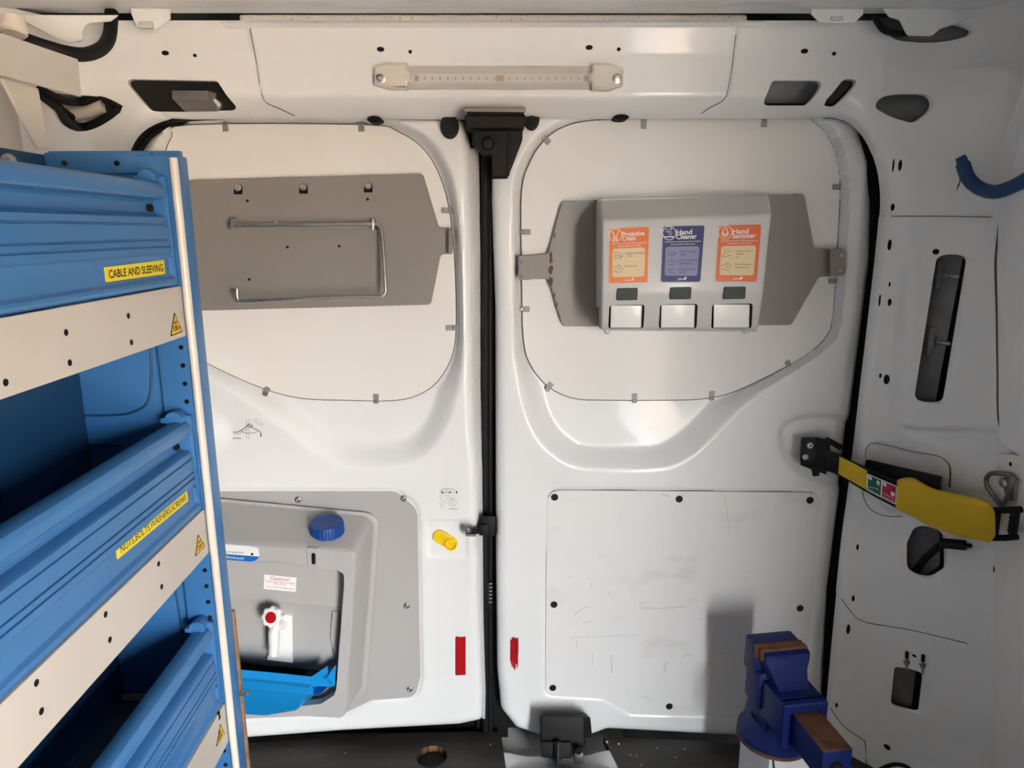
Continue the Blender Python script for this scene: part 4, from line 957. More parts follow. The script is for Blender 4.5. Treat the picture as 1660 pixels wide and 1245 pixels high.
for k, (tl, tr, br_, bl, mc, mi, mk, ttl, sub, items, icon) in enumerate(CARDS):
    S = FP; Q = (tl, tr, br_, bl); g = lambda u, v: q4(S, *Q, u, v)
    b = MB()
    b.slab(S, rp([g(-.03, -.02), g(1.03, -.02), g(1.03, 1.02), g(-.03, 1.02)], .006), -.001, .0007, 'lightgrey', bev=.0003)
    b.slab(S, rp([g(0, 0), g(1, 0), g(1, 1), g(0, 1)], .004), -.001, .0010, mc)
    b.slab(S, rp([g(.085, .37), g(.915, .365), g(.91, .89), g(.085, .89)], .005), 0, .0012, mi)
    c = g(.15, .125); R = np.linalg.norm(g(.31, .125)-c)
    b.stroke(S, ell(c[0], c[1], R, R, 28), .0011, 'wprint', .0014, True)
    if icon == 'drop2':
        for pth in ([(.06, .05), (.14, .155)], [(.24, .05), (.16, .155)], [(.08, .17), (.22, .17)], [(.09, .20), (.21, .20)], [(.11, .23), (.13, .19)], [(.19, .23), (.17, .19)]): b.stroke(S, [g(*p) for p in pth], .0013, 'wprint', .0014)
    elif icon == 'bubbles':
        for (u, v, r) in ((.10, .08, .035), (.19, .05, .022), (.18, .125, .036)):
            cc = g(u, v); r_ = np.linalg.norm(g(u+r, v)-cc); b.stroke(S, ell(cc[0], cc[1], r_, r_, 16), .0008, 'wprint', .0014, True)
        b.stroke(S, spline([g(u, .185+.01*(i % 2)) for i, u in enumerate(np.linspace(.03, .26, 9))], False, 4), .0018, 'wprint', .0014)
    else:
        b.slab(S, spline([g(.15, .02), g(.22, .10), g(.24, .16), g(.19, .21), g(.11, .21), g(.06, .16), g(.08, .10)], True, 4), 0, .0014, mi)
        b.slab(S, spline([g(.15, .05), g(.19, .12), g(.15, .15), g(.11, .12)], True, 4), 0, .0016, mc)
        for u in (.07, .11, .15, .19, .23): b.stroke(S, [g(u, .19), g(.15+(u-.15)*1.3, .23)], .0008, mc, .0017)
    hgt = np.linalg.norm(g(.5, 0)-g(.5, 1))
    w1 = (.56, .38, .38)[k]; w2 = (.34, .50, .56)[k]
    b.text(S, ttl[0], g(.33, .155), g(.33+w1*1.0, .15), hgt*.086, 'wprint', .0015, bold=.018)
    b.text(S, ttl[1], g(.33, .235), g(.33+w2*1.0, .23), hgt*.086, 'wprint', .0015, bold=.018)
    b.text(S, sub[0], g(.06, .295), g(.94, .29), hgt*.030, 'wprint', .0015); b.text(S, sub[1], g(.20, .342), g(.80, .338), hgt*.030, 'wprint', .0015)
    n = len(items); v0 = .40; hh_ = .47/n
    for i, it in enumerate(items):
        hand(b, S, Q, .11, v0+i*hh_+.03, .24, min(.14, hh_*.72), mk, (3 if (k == 2 and i == 0) else 0 if i == 0 else 1 if i == 1 else 2))
        for j, t in enumerate(it): b.text(S, t, g(.40+(.05 if j else 0), v0+i*hh_+.075+j*.055), g(min(.90, .40+len(t)*.0215), v0+i*hh_+.072+j*.055), hgt*.034, mk, .0016)
    b.text(S, 'Jalab', g(.42, .965), g(.56, .963), hgt*.036, 'wprint', .0015)
    b.slab(S, [g(.57, .965), g(.62, .962), g(.65, .915), g(.60, .917)], 0, .0014, 'wprint')
    tag(b.build('instruction_card', HS), '%s card headed %s' % (('orange', 'navy blue', 'red-orange')[k], ' '.join(ttl)))
    # level window and push button
    S = LPn; x0, x1 = ((1000, 1034), (1086, 1121), (1173, 1209))[k]; yy = (477, 475.5, 475)[k]
    cut = plane3(*[FP.p3(FP.pix([p]), .0)[0] for p in ((x0, yy+9), (x1, yy+9), (x0, yy-9))])
    b = MB(); b.slab(cut, rp(cut.pix([(x0, yy-10), (x1, yy-10.5), (x1-1, yy+9.5), (x0, yy+10)]), .003), -.004, .0016, 'lens', bev=.0008); b.build('level_window', HS)
    bx0, bx1, by0, by1 = ((988, 1044, 495, 531), (1070, 1130, 494, 531), (1155, 1219, 493.5, 531))[k]
    b = MB(); b.slab(S, rp(S.pix([(bx0, by0), (bx1+1, by0-1), (bx1-1, by1+1), (bx0-2, by1+1)]), .005), -.002, .0008, 'ink')
    rec = b.build('button_recess', HS)
    b = MB(); P0 = [(bx0+1.5, by1+1), (bx1-4, by1+1), (bx1-2, by0+1.2), (bx0+3, by0+1.2)]; P1 = [(bx0+1.5, by1+.5), (bx1-5, by1+.5), (bx1-3, by0+2), (bx0+3, by0+2)]
    A = S.p3(S.pix(P0), -.002); B = S.p3(S.pix(P1, .010), .010); B[2] -= S.n*.006; B[3] -= S.n*.006
    b.hexa(list(A)+list(B), 'white', .002, 3); b.build('push_button', HS)
for x in (984, 1208):
    b = MB(); b.lathe(aty(x, 536, 1.36), (0, 0, -1), [(.006, -.01), (.006, .004), (.003, .006), (0, .006)], 'lightgrey', 12); b.build('outlet', HS)

# ================================================================== HAND WASH UNIT
WU = thing('wash_unit', 'grey moulded hand wash unit with blue filler cap, white tap and blue basin', 'wash unit', tuple(aty(470, 1000, 1.34)))
YB, YF = 1.408, 1.285
def ring(px, Y, r, n=6): return [aty(x, y, Y) for x, y in rpc(px, r, n)]
kb = [(280, 806), (607, 838), (585, 1128), (280, 1158)]
b = MB()
b.loft([ring([(270, 800), (615, 833), (592, 1134), (270, 1164)], YB, 26), ring([(270, 800), (615, 833), (592, 1134), (270, 1164)], YB-.006, 26), ring([(274, 804), (611, 837), (588, 1130), (274, 1160)], YB-.008, 26), ring(kb, YB-.008, 24),
        ring([(286, 815), (604, 845), (582, 1130), (286, 1158)], YB-.022, 22), ring([(318, 868), (580, 888), (563, 1158), (318, 1152)], YF+.012, 14), ring([(321, 875), (577, 893), (560, 1163), (321, 1153)], YF+.003, 12), ring([(324, 878), (574, 897), (557, 1164), (324, 1152)], YF, 10)], 'greylid', False, False)
S = YP(YF)
outl = rpc(S.pix([(324, 878), (574, 897), (557, 1164), (324, 1152)]), .012, 6)
niche = np.vstack([S.pix(spline([(330, 905), (365, 909), (405, 912.5), (425, 912), (440, 911), (460, 912.5), (478, 916), (494, 920.5)], False, 3)), S.pix([(498, 921), (516, 922.5)]), rp(S.pix([(516, 922), (549, 925, 0), (557, 931, 0), (558, 945, 0), (545, 1118, 0), (541, 1128), (520, 1141), (470, 1147), (330, 1146)]), 0)])
b.slab(S, outl, -.018, 0, 'greylid', holes=[niche])
b.tube([aty(x, y, YF-.0005) for x, y in spline([(330, 905), (365, 909), (405, 912.5), (425, 912), (440, 911), (460, 912.5), (478, 916), (494, 920.5)], False, 3)], .0022, 'greylid', 8)
BODY = b.build('moulded_body', WU, sharp=38)
b = MB(); b.slab(S, rp(S.pix([(497, 887), (518, 888.5), (518, 921, 3), (499, 920, 3)]), .002), -.02, .003, 'greylid', bev=.0015)
tb = b.build('latch_tab', BODY)
b = MB(); b.slab(S, rp(S.pix([(505.5, 895), (512, 895.5), (512, 914), (506, 913.5)]), .004, 4), .0, .0036, 'ink'); b.build('slot', tb)
tank = MB()                                            # tank behind the frame: face, step, lower turn-under
YT = 1.322
rows = [(900, YT+.012), (930, YT+.006), (972, YT), (976, YT+.001), (984, YT+.006), (1040, YT+.004), (1056, YT+.006), (1064, YT+.012), (1072, YT+.028), (1080, YT+.05)]
V = []
for (y, Y) in rows:
    for i in range(9):
        x = 318+(556-318)*i/8; V.append(aty(x, y+(x-440)*.085, Y))
tank.add(V, [(r*9+i, (r+1)*9+i, (r+1)*9+i+1, r*9+i+1) for r in range(len(rows)-1) for i in range(8)], 'greylid')
TK = tank.build('tank_front', WU, sharp=25, recalc=False)
b = MB(); St = YP(YT+.006)
b.slab(St, rp(St.pix([(539, 989, 3), (552, 991), (546, 1075), (536, 1034, 3)]), .001), -.01, .006, 'greylid', bev=.002); b.build('tank_rib', TK)
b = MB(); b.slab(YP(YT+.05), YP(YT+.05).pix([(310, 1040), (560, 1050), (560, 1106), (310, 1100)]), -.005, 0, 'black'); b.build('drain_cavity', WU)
b = MB(); b.slab(YP(YT+.004), YP(YT+.004).pix([(310, 1105), (556, 1114), (552, 1160), (310, 1158)]), -.01, 0, 'greylid', bev=.002); b.build('lower_apron', WU)
# filler cap with grip ribs
cc = aty(531, 868, 1.343); ax = np.array([0, -.12, 1.0]); ax /= np.linalg.norm(ax); R = 27.5/1150*1.343/.935
a1 = np.array([1.0, 0, 0]); a2 = np.cross(ax, a1)
b = MB(); th = np.linspace(0, 2*np.pi, 144, endpoint=False); ribs = 1-.025*(np.cos(th*26) > .72)
rg = []
for h, k, m_ in ((-.006, 1, 1), (.026, 1, 1), (.030, .975, 0), (.0315, .94, 0), (.0315, .80, 0), (.0300, .78, 0)):
    rg.append([cc+ax*h+R*k*(r if m_ else .985)*(math.cos(t)*a1+math.sin(t)*a2) for t, r in zip(th, ribs)])
b.loft(rg, 'capblue'); tag(b.build('filler_cap', WU, sharp=22), 'dark blue ribbed screw cap')
b = MB(); b.lathe(cc-ax*.002, ax, [(R*1.22, -.006), (R*1.22, .001), (R*1.17, .0045), (R*1.03, .0045), (R*.98, 0)], 'greylid', 40)
b.build('cap_collar', BODY)
# badge
S = YP(YF); b = MB()
b.slab(S, rp(S.pix([(335, 880), (405, 885.5, 6), (418, 888, 9), (421, 900, 8), (409, 911.5, 4), (335, 906)]), 0), -.001, .0007, 'sticker', bev=.0003)
b.slab(S, S.pix([(335, 895.2), (420.3, 902), (418, 905.5), (414, 908.5), (407, 910.5), (335, 904.5)]), 0, .0011, 'bluep')
c = S.pix([(409, 898)])[0]; b.slab(S, ell(c[0], c[1], .0026, .0026, 14), 0, .0012, 'ink')
p = S.pix([(362.5, 894.8), (396, 897.2), (362, 904.0), (396, 906.8)]); k_ = YF/1150
b.text(S, 'Eberspächer', p[0], p[1], 3.8*k_, 'ink', .0012); b.text(S, 'Miniwash', p[2], p[3], 5.4*k_, 'wprint', .0014, shear=.3)
tag(b.build('maker_badge', BODY), 'white and blue badge on the top rail')
SC2 = YP(YT-.001); SC2 = plane3(aty(428, 954, YT+.003), aty(479.5, 959, YT+.003), aty(429, 931, YT+.007)); b = MB()
b.slab(SC2, SC2.pix([(428, 954), (479.5, 959), (481, 936), (429, 931)]), -.004, .0022, 'wprint'); p = lambda x, y: SC2.pix([(x, y)], .003)[0]
b.text(SC2, 'Caution!', p(438, 939.2), p(469.5, 942.2), .0062, 'redink', .003, shear=.15)
for (t, x0, y0, x1, y1) in (('Please drain tank overnight', 430.5, 942.6, 478, 947), ('every job use', 443, 946.6, 463.5, 948.8), ('This is NOT drinking water', 430.5, 951.6, 477, 956)):
    b.text(SC2, t, p(x0, y0), p(x1, y1), .0028, 'redink', .003)
tag(b.build('caution_label', TK), 'white label headed Caution!')
# tap
TAP = MB(); SP_ = YP(YT+.004)
TAP.slab(SP_, rp(SP_.pix([(441, 993, 3), (474, 996, 3), (474.5, 1073), (434, 1068)]), 0), -.01, .004, 'white', bev=.001)
TAPo = TAP.build('tap_plate', WU); tag(TAPo, 'white plate behind the tap')
b = MB(); k0 = aty(446, 1003, YT); k1 = aty(442, 995, YT-.050)
dz = (k1-k0)/np.linalg.norm(k1-k0); fa = np.array([-.1, -1, .38]); fa /= np.linalg.norm(fa)
b.tube([aty(458, 1012, YT+.002), aty(452, 1014, YT-.012), aty(446, 1014, YT-.024), aty(444, 1025, YT-.028), aty(444, 1045, YT-.028), aty(443, 1061, YT-.028)], [.0105, .0105, .0108, .0112, .0106, .0100], 'white', 18)
b.build('tap_spout', WU)
kc = aty(444, 999, YT-.034); u_ = np.cross(fa, [0, 0, 1]); u_ /= np.linalg.norm(u_); w_ = np.cross(u_, fa)
b = MB(); th = np.linspace(0, 2*np.pi, 96, endpoint=False); lob = 1+.085*np.cos(8*th)
rg = [[kc+fa*h+R_*(1+(l-1)*f)*(math.cos(t)*u_+math.sin(t)*w_) for t, l in zip(th, lob)] for h, R_, f in ((-.014, .010, 0), (-.012, .0155, .6), (.008, .0205, 1), (.012, .0200, 1), (.0145, .0175, .8), (.0150, .0120, .3))]
b.loft(rg, 'white'); KN = b.build('tap_knob', WU); tag(KN, 'white lobed tap knob with red cap')
b = MB(); b.lathe(kc+fa*.0150, fa, [(.0112, -.001), (.0108, .0012), (0, .0020)], 'red', 28); b.build('red_cap', KN)
# basin
b = MB()
def bring(px, Y0, Y1):
    # closed ring: front edge from px (left->right) at Y1, back at Y0
    return [aty(x, y, Y1) for x, y in px]+[aty(x, y, Y1)+np.array([0, Y0-Y1, 0]) for x, y in px[::-1]]
rim = [(330, 1080), (385, 1085), (450, 1091), (505, 1097)]
def lvl(dy, din, yb): 
    out = []
    for (x, y) in rim: out.append(aty(x-(din if x > 480 else 0), y+dy, yb))
    return out
F0 = lvl(0, 0, 1.245); F1 = lvl(13, 0, 1.243); F1b = lvl(14, 2, 1.247); F2 = lvl(36, 13, 1.256); F3 = lvl(52, 22, 1.268); F4 = [aty(x, y, 1.285) for x, y in ((330, 1153), (385, 1157), (430, 1160), (478, 1152))]
back = lambda Fr, dy: [p+np.array([0, 1.345-p[1], dy]) for p in Fr[::-1]]
cols = [F0, F1, F1b, F2, F3, F4]
V = [p for r in cols for p in r]; n = 4
b.add(V, [(r*n+i, (r+1)*n+i, (r+1)*n+i+1, r*n+i+1) for r in range(5) for i in range(3)], 'basin')
side = [[r[-1], r[-1]+np.array([.020+.004*(i < 3), .035, .0])] for i, r in enumerate(cols)]
V = [p for r in side for p in r]; b.add(V, [(i*2, (i+1)*2, (i+1)*2+1, i*2+1) for i in range(5)], 'basin')
top = F0+[F0[-1]+np.array([.024, .035, 0]), F0[0]+np.array([0, .035, 0])]
inn = [p+np.array([0, .006, -.045]) for p in F0]; b.add(F0+inn, [(i, i+1, i+5, i+4) for i in range(3)], 'basin')
b.add([F0[0]+np.array([0, .006, -.045]), F0[-1]+np.array([0.01, .006, -.045]), F0[-1]+np.array([.02, .06, -.06]), F0[0]+np.array([0, .06, -.06])], [(0, 1, 2, 3)], 'basin')
BAS = b.build('basin', WU, sharp=30); tag(BAS, 'sky blue plastic drip basin')
b = MB()
b.hexa([aty(x, y, Y) for x, y, Y in ((505, 1113, 1.252), (541, 1113, 1.285), (541, 1113, 1.31), (505, 1113, 1.30), (505, 1098, 1.250), (527, 1099, 1.275), (541, 1080, 1.31), (520, 1095, 1.31))], 'basin', .0015)
b.hexa([aty(x, y, Y) for x, y, Y in ((524, 1108, 1.282), (543, 1112, 1.287), (545, 1085, 1.30), (545, 1085, 1.31), (530, 1098, 1.280), (544, 1078, 1.284), (546, 1076, 1.30), (532, 1092, 1.30))], 'basin', .001)
b.build('basin_hinge', BAS)

# ================================================================== DOOR FURNITURE AND STICKERS
def wpx(S, px): return rp([(*q, (p[2] if len(p) > 2 else 0)/1150*1.42) for q, p in zip(S.pix(px), px)])
def flat(Y): return YP(Y)
S = flat(1.411)
RL = thing('lock_release', 'yellow oval release slider below the van sticker on the door', 'release', tuple(aty(722, 875, 1.40)))
b = MB(); c = S.pix([(713, 869), (731, 880)]); r = 11.5*1.41/1150; t0 = math.atan2(c[1][1]-c[0][1], c[1][0]-c[0][0])
cap = [c[0]+r*np.array([math.cos(t), math.sin(t)]) for t in np.linspace(t0+P2, t0+3*P2, 14)]+[c[1]+r*np.array([math.cos(t), math.sin(t)]) for t in np.linspace(t0-P2, t0+P2, 14)]
b.slab(S, cap, -.004, .006, 'ylwp', bev=.002); b.build('oval_slider', RL)
b = MB(); o3 = S.p3(c[1:2], .006)[0]
b.lathe(o3, S.n, [(r*.97, -.004), (r*.97, .0030), (r*.90, .0042), (r*.76, .0042), (r*.70, .001), (r*.68, -.0005), (0, -.0008)], 'ylwp', 28)
b.box(o3+S.n*.0004+np.array([.001, 0, .001]), (.011, .004, .004), 'ylwp', bev=.0015); b.build('finger_ring', RL)
DC = thing('door_catch', 'black door catch with glossy lever at the edge of the door', 'catch', tuple(aty(785, 855, 1.39)))
b = MB(); b.hexa([aty(x, y, Y) for x, y, Y in ((777, 868, 1.40), (802, 869, 1.40), (802, 869, 1.46), (777, 868, 1.46), (781, 836, 1.40), (804, 837, 1.40), (804, 837, 1.46), (781, 836, 1.46))], 'blackp', .004)
b.hexa([aty(x, y, Y) for x, y, Y in ((776, 868, 1.392), (792, 868, 1.392), (792, 868, 1.42), (776, 868, 1.42), (779, 850, 1.392), (793, 851, 1.392), (793, 851, 1.42), (779, 850, 1.42))], 'blackp', .003)
b.build('catch_body', DC)
b = MB(); b.hexa([aty(x, y, Y) for x, y, Y in ((754.5, 869.5, 1.372), (772, 870, 1.378), (772, 870, 1.40), (754.5, 869.5, 1.39), (755, 855, 1.372), (772, 856, 1.378), (772, 856, 1.40), (755, 855, 1.39))], 'gloss' if 'gloss' in M else 'blackp', .003, 3)
b.tube([aty(770, 862, 1.388), aty(775, 860, 1.395), aty(782, 857, 1.41)], .006, 'blackp', 10)
b.slab(YP(1.3715), YP(1.3715).pix([(755.5, 869), (771, 869.5), (771, 866), (755.5, 865.5)]), 0, .0012, 'dsteel', bev=.0004); b.build('glossy_lever', DC)
b = MB(); b.box(aty(792, 965, 1.445), (.016, .02, .075), 'blackp', bev=.004)
for i in range(6): b.box(aty(795, 946+i*6, 1.432), (.008, .004, .003), 'dsteel', bev=.001)
b.build('lock_pin', DC)
def strip(name, S, px, m, parent, lab, n=.0008):
    b = MB(); b.slab(S, wpx(S, px), -.004, n, m, bev=.0002); return tag(b.build(name, parent), lab)
SDo = flat(1.4105)
strip('reflector_tape', SDo, [(738, 1033), (741, 1031), (745, 1032.5), (755, 1031.5, 1), (755, 1094, 2), (738, 1094.5, 2)], 'red', DOOR1, 'upright red reflector tape')
b = MB(); rr = random.Random(8); S = SDo                # worn remains of the tape on the other door
for i in range(26):
    x = 827+rr.random()*13; w = rr.uniform(.6, 1.7); y0 = 1030+rr.random()*18; y1 = 1088-rr.random()*22-(6 if x < 830 or x > 838 else 0)
    b.slab(S, S.pix([(x-w*.4, y1), (x, y1-3), (x+w, y1-1), (x+w, y0+2), (x+w*.5, y0), (x, y0+1)]), -.004, .0005+.00004*i, 'red')
b.slab(S, S.pix([(829, 1066), (840, 1064), (841, 1050), (839, 1036), (832, 1034), (829, 1046)]), -.004, .0005, 'red')
tag(b.build('worn_tape', DOOR2, 'stuff'), 'scraped remains of red reflector tape')
b = MB()                                               # side return of the shelf-side door, with tapes
sx = [(763, 240), (767, 420), (768, 620), (771, 700), (776, 760), (779, 1000), (783, 1120), (782, 1165)]
A = [aty(x, y, 1.425) for x, y in sx]; B = [aty(x+14-(2 if y > 730 else 0), y, 1.462) for x, y in sx]
b.loft([[a, bb, bb+np.array([-.004, .01, 0]), a+np.array([-.004, .01, 0])] for a, bb in zip(A, B)], 'paint'); b.build('door_return', DOOR1)
for (x0, x1, y0, y1, m, lab) in ((763.5, 770.5, 256, 343, 'red', 'red tape on the door edge'), (771.5, 777.5, 645, 713, 'red', 'red tape on the door edge'), (777, 781.5, 1013, 1077, 'red', 'red tape on the door edge'), (773, 781, 903, 934, 'orange', 'orange tag on the door edge')):
    b = MB(); P = [aty(x, y, 1.438) for x, y in ((x0, y1), (x1, y1-2), (x1, y0+2), (x0, y0))]; P[1][1] += .014; P[2][1] += .014
    b.hexa([p+np.array([-.001, .004, 0]) for p in P]+P, m, .0003); tag(b.build('reflector_tape', DOOR1), lab)
# stickers
S = SDo; b = MB(); k_ = 1.41/1150
b.slab(S, wpx(S, [(377, 678), (431, 678), (431, 713), (377, 713)]), -.004, .0006, 'sticker')
def ln(b, S, pts, w, m='greyink', sm=True): P = S.pix(pts); b.stroke(S, spline(P, False, 4) if sm and len(pts) > 2 else P, w, m, .0011)
ln(b, S, [(378, 700), (386, 700), (396, 694), (403, 689), (411, 694), (421, 699), (424, 706)], .0022); ln(b, S, [(378, 703), (387, 703), (396, 698), (402, 694)], .0007, 'ink')
ln(b, S, [(390, 698), (397, 701.5), (405, 702), (413, 701), (418, 699)], .0009, 'ink')
for x in (400, 404): ln(b, S, [(x, 679), (x, 711)], .0008)
ln(b, S, [(401, 690), (404, 687), (409, 689), (408, 692), (403, 692), (401, 690)], .0012, 'ink'); ln(b, S, [(411, 679), (417, 686), (427, 690)], .0006); ln(b, S, [(415, 679), (420, 684), (428, 688)], .0006); ln(b, S, [(423, 703), (423, 708)], .0018, 'ink')
b.slab(S, S.pix([(377.5, 709.5), (391, 709.5), (391, 711), (377.5, 711)]), 0, .0010, 'greyink')
tag(b.build('strap_sticker', DOOR1), 'pale sticker with a line drawing of the door strap')
b = MB(); b.slab(S, wpx(S, [(712, 789.5), (745, 789.5), (745, 827), (712, 827)]), -.004, .0006, 'sticker')
ln(b, S, [(713.5, 798), (715, 795), (719, 792.3), (733, 792), (733.5, 798), (713.5, 798)], .0007, 'ink', False); ln(b, S, [(716, 795), (732, 795)], .0005); ln(b, S, [(724, 792.5), (724, 798)], .0005); ln(b, S, [(733.5, 793), (737, 794), (737, 799)], .0005)
for x in (717.5, 729): c = S.pix([(x, 798)])[0]; b.slab(S, ell(c[0], c[1], .0019, .0019, 12), 0, .0012, 'ink')
b.slab(S, S.pix([(739, 799.5), (739.7, 795), (741, 796.5), (741.5, 799.5)]), 0, .001, 'ink')
P = S.pix([(719, 806), (734, 814)]); rr_ = 6.2*k_; tt = math.atan2(P[1][1]-P[0][1], P[1][0]-P[0][0])
b.stroke(S, [P[0]+rr_*np.array([math.cos(t), math.sin(t)]) for t in np.linspace(tt+P2, tt+3*P2, 12)]+[P[1]+rr_*np.array([math.cos(t), math.sin(t)]) for t in np.linspace(tt-P2, tt+P2, 12)], .0006, 'greyink', .001, True)
b.stroke(S, ell(*S.pix([(732, 812)])[0], 4*k_, 4.4*k_, 16), .0005, 'greyink', .001, True); ln(b, S, [(730, 814), (732, 809)], .0005); ln(b, S, [(732, 815), (734, 810)], .0005)
ln(b, S, [(720.5, 808), (724, 807), (727, 810), (724, 811)], .0005); ln(b, S, [(714.5, 815), (714.5, 820), (713.5, 820), (716, 823.5), (718.5, 820), (717.5, 820), (717.5, 815)], .0005, 'greyink', False)
b.slab(S, S.pix([(728, 824.4), (741, 824.8), (741, 825.6), (728, 825.2)]), 0, .001, 'greyink')
tag(b.build('lock_sticker', DOOR1), 'pale sticker drawing a van and the release slider')

# ---- lower latch on the floor sill
LL = thing('floor_latch', 'black moulded latch block on the sill under the dispenser door', 'latch', tuple(aty(912, 1200, 1.34)))
b = MB(); S = YP(1.335)
b.hexa([aty(x, y, Y) for x, y, Y in ((876, 1208, 1.335), (949, 1210, 1.335), (949, 1210, 1.42), (876, 1208, 1.42), (875, 1160, 1.350), (949, 1161, 1.350), (949, 1158, 1.42), (875, 1157, 1.42))], 'blackp', .006, 3)
b.hexa([aty(x, y, Y) for x, y, Y in ((945, 1194, 1.352), (960, 1196, 1.36), (960, 1196, 1.42), (945, 1194, 1.42), (947, 1161, 1.36), (957, 1163, 1.365), (957, 1162, 1.42), (947, 1160, 1.42))], 'blackp', .004, 3)
b.hexa([aty(x, y, Y) for x, y, Y in ((878, 1228, 1.322), (926, 1230, 1.322), (926, 1226, 1.40), (878, 1224, 1.40), (876, 1202, 1.330), (927, 1203, 1.330), (927, 1203, 1.40), (876, 1202, 1.40))], 'blackp', .004, 3)
b.build('latch_block', LL)
b = MB(); b.hexa([aty(x, y, Y) for x, y, Y in ((898, 1233, 1.312), (911, 1233, 1.312), (911, 1230, 1.36), (898, 1230, 1.36), (899, 1202, 1.322), (910, 1202, 1.322), (910, 1202, 1.36), (899, 1202, 1.36))], 'black', .002)
b.hexa([aty(x, y, Y) for x, y, Y in ((902, 1241, 1.300), (907, 1241, 1.300), (907, 1240, 1.35), (902, 1240, 1.35), (902, 1204, 1.318), (907, 1204, 1.318), (907, 1204, 1.35), (902, 1204, 1.35))], 'blackp', .0015)
b.build('latch_tongue', LL)
b = MB(); b.box(aty(937, 1222, 1.335), (.020, .03, .026), 'dsteel', bev=.003); b.lathe(aty(938, 1216, 1.318), (0, -1, .3), [(.008, -.004), (.008, .004), (.004, .006), (0, .006)], 'ink', 12); b.build('side_bolt', LL)
b = MB(); z0 = -.032
P = [atz(x, y, z0+.002) for x, y in ((880, 1236), (948, 1239), (947, 1228), (878, 1226))]; b.hexa([p-np.array([0, 0, .006]) for p in P]+P, 'alu', .001); b.build('base_plate', LL)

# ================================================================== DOOR CHECK STRAP
CK = thing('check_strap', 'black and yellow door check strap reaching from the door to the side wall', 'strap', tuple(aty(1330, 740, 1.38)))
def yat(x): return 1.362-(x-1330)/320*.275
b = MB()
b.hexa([aty(x, y, Y) for x, y, Y in ((1297, 748, 1.383), (1325, 752, 1.375), (1325, 752, 1.43), (1297, 748, 1.43), (1299, 709, 1.385), (1326, 709, 1.378), (1326, 709, 1.43), (1299, 709, 1.43))], 'blackp', .003)
b.hexa([aty(x, y, Y) for x, y, Y in ((1297, 754, 1.385), (1340, 770, 1.365), (1340, 766, 1.42), (1299, 752, 1.42), (1298, 746, 1.385), (1340, 752, 1.365), (1340, 748, 1.42), (1299, 745, 1.42))], 'blackp', .003)
b.hexa([aty(x, y, Y) for x, y, Y in ((1322, 752, 1.375), (1348, 757, 1.350), (1348, 757, 1.42), (1322, 752, 1.42), (1322, 709, 1.378), (1345, 714, 1.355), (1345, 712, 1.42), (1322, 709, 1.42))], 'black', .004)
b.tube([aty(1338, 712, 1.37), aty(1352, 719, 1.36), aty(1362, 725, 1.365)], .006, 'blackp', 10)
b.tube([aty(1320, 755, 1.372), aty(1323, 771, 1.368)], .007, 'blackp', 10)
BK = b.build('hinge_bracket', CK)
for (x, y) in ((1313, 722), (1305.5, 741)):
    b = MB(); b.lathe(aty(x, y, 1.3815), (0, -1, 0), [(.0068, -.003), (.0068, .0015), (.005, .003), (.0030, .003), (.0026, .001), (0, .001)], 'steel', 16); b.build('bolt', BK)
def ribbon(b, top, bot, off, th, m, n=6, bulge=0.0):
    T, B = spline(top, False, n), spline(bot, False, n); N = min(len(T), len(B)); rings = []
    for i in range(N):
        t, q = T[i], B[i]; pt, pb = aty(t[0], t[1], yat(t[0])-off), aty(q[0], q[1], yat(q[0])-off)
        c = (pt+pb)/2; nn = np.array([-.35, -1, 0]); nn /= np.linalg.norm(nn); rg = []
        for k in range(14):
            a = 2*math.pi*k/14; ca, sa = math.cos(a), math.sin(a)
            rg.append(c+(pt-pb)/2*math.copysign(abs(sa)**.35, sa)+nn*(th/2)*math.copysign(abs(ca)**.7, ca)+nn*bulge*(1-sa*sa)*0)
        rings.append(rg)
    b.loft(rings, m)
b = MB(); ribbon(b, [(1338, 728), (1360, 736), (1405, 758), (1470, 784), (1540, 803)], [(1338, 763), (1358, 770), (1405, 798), (1470, 832), (1540, 862)], -.004, .010, 'black'); ST = b.build('black_band', CK)
b = MB(); ribbon(b, [(1361, 740), (1382, 750), (1406, 763)], [(1358.5, 768), (1380, 780), (1404, 794)], .0035, .004, 'ylw'); tag(b.build('yellow_label', ST), 'plain yellow label on the band')
b = MB(); ribbon(b, [(1455, 784), (1458, 778), (1470, 775), (1483, 776), (1495, 783), (1515, 793), (1550, 801), (1588, 809), (1602, 815), (1609, 823)], [(1452, 822), (1455, 825), (1468, 831), (1482, 838), (1495, 846), (1515, 855), (1550, 867), (1588, 875), (1602, 877.5), (1610, 868)], .006, .026, 'ylw'); tag(b.build('yellow_sleeve', CK, sharp=50), 'yellow fabric sleeve')
PS = plane3(aty(1405, 796, yat(1405)-.0035), aty(1455, 820, yat(1455)-.0035), aty(1406, 765, yat(1406)-.0035))
Q = [(1405.5, 766), (1456, 787.5), (1453.5, 819), (1404.5, 794.5)]; g = lambda u, v: q4(PS, *Q, u, v)
b = MB(); b.slab(PS, rp([g(-.01, -.03), g(1.01, -.03), g(1.01, 1.03), g(-.01, 1.03)], .002), -.002, .0016, 'ink'); b.slab(PS, rp([g(.015, .02), g(.985, .02), g(.985, .98), g(.015, .98)], .002), 0, .0018, 'wprint')
b.slab(PS, [g(.05, .07), g(.475, .07), g(.475, .93), g(.05, .93)], 0, .0020, 'green'); b.slab(PS, [g(.515, .07), g(.95, .07), g(.95, .93), g(.515, .93)], 0, .0020, 'redp')
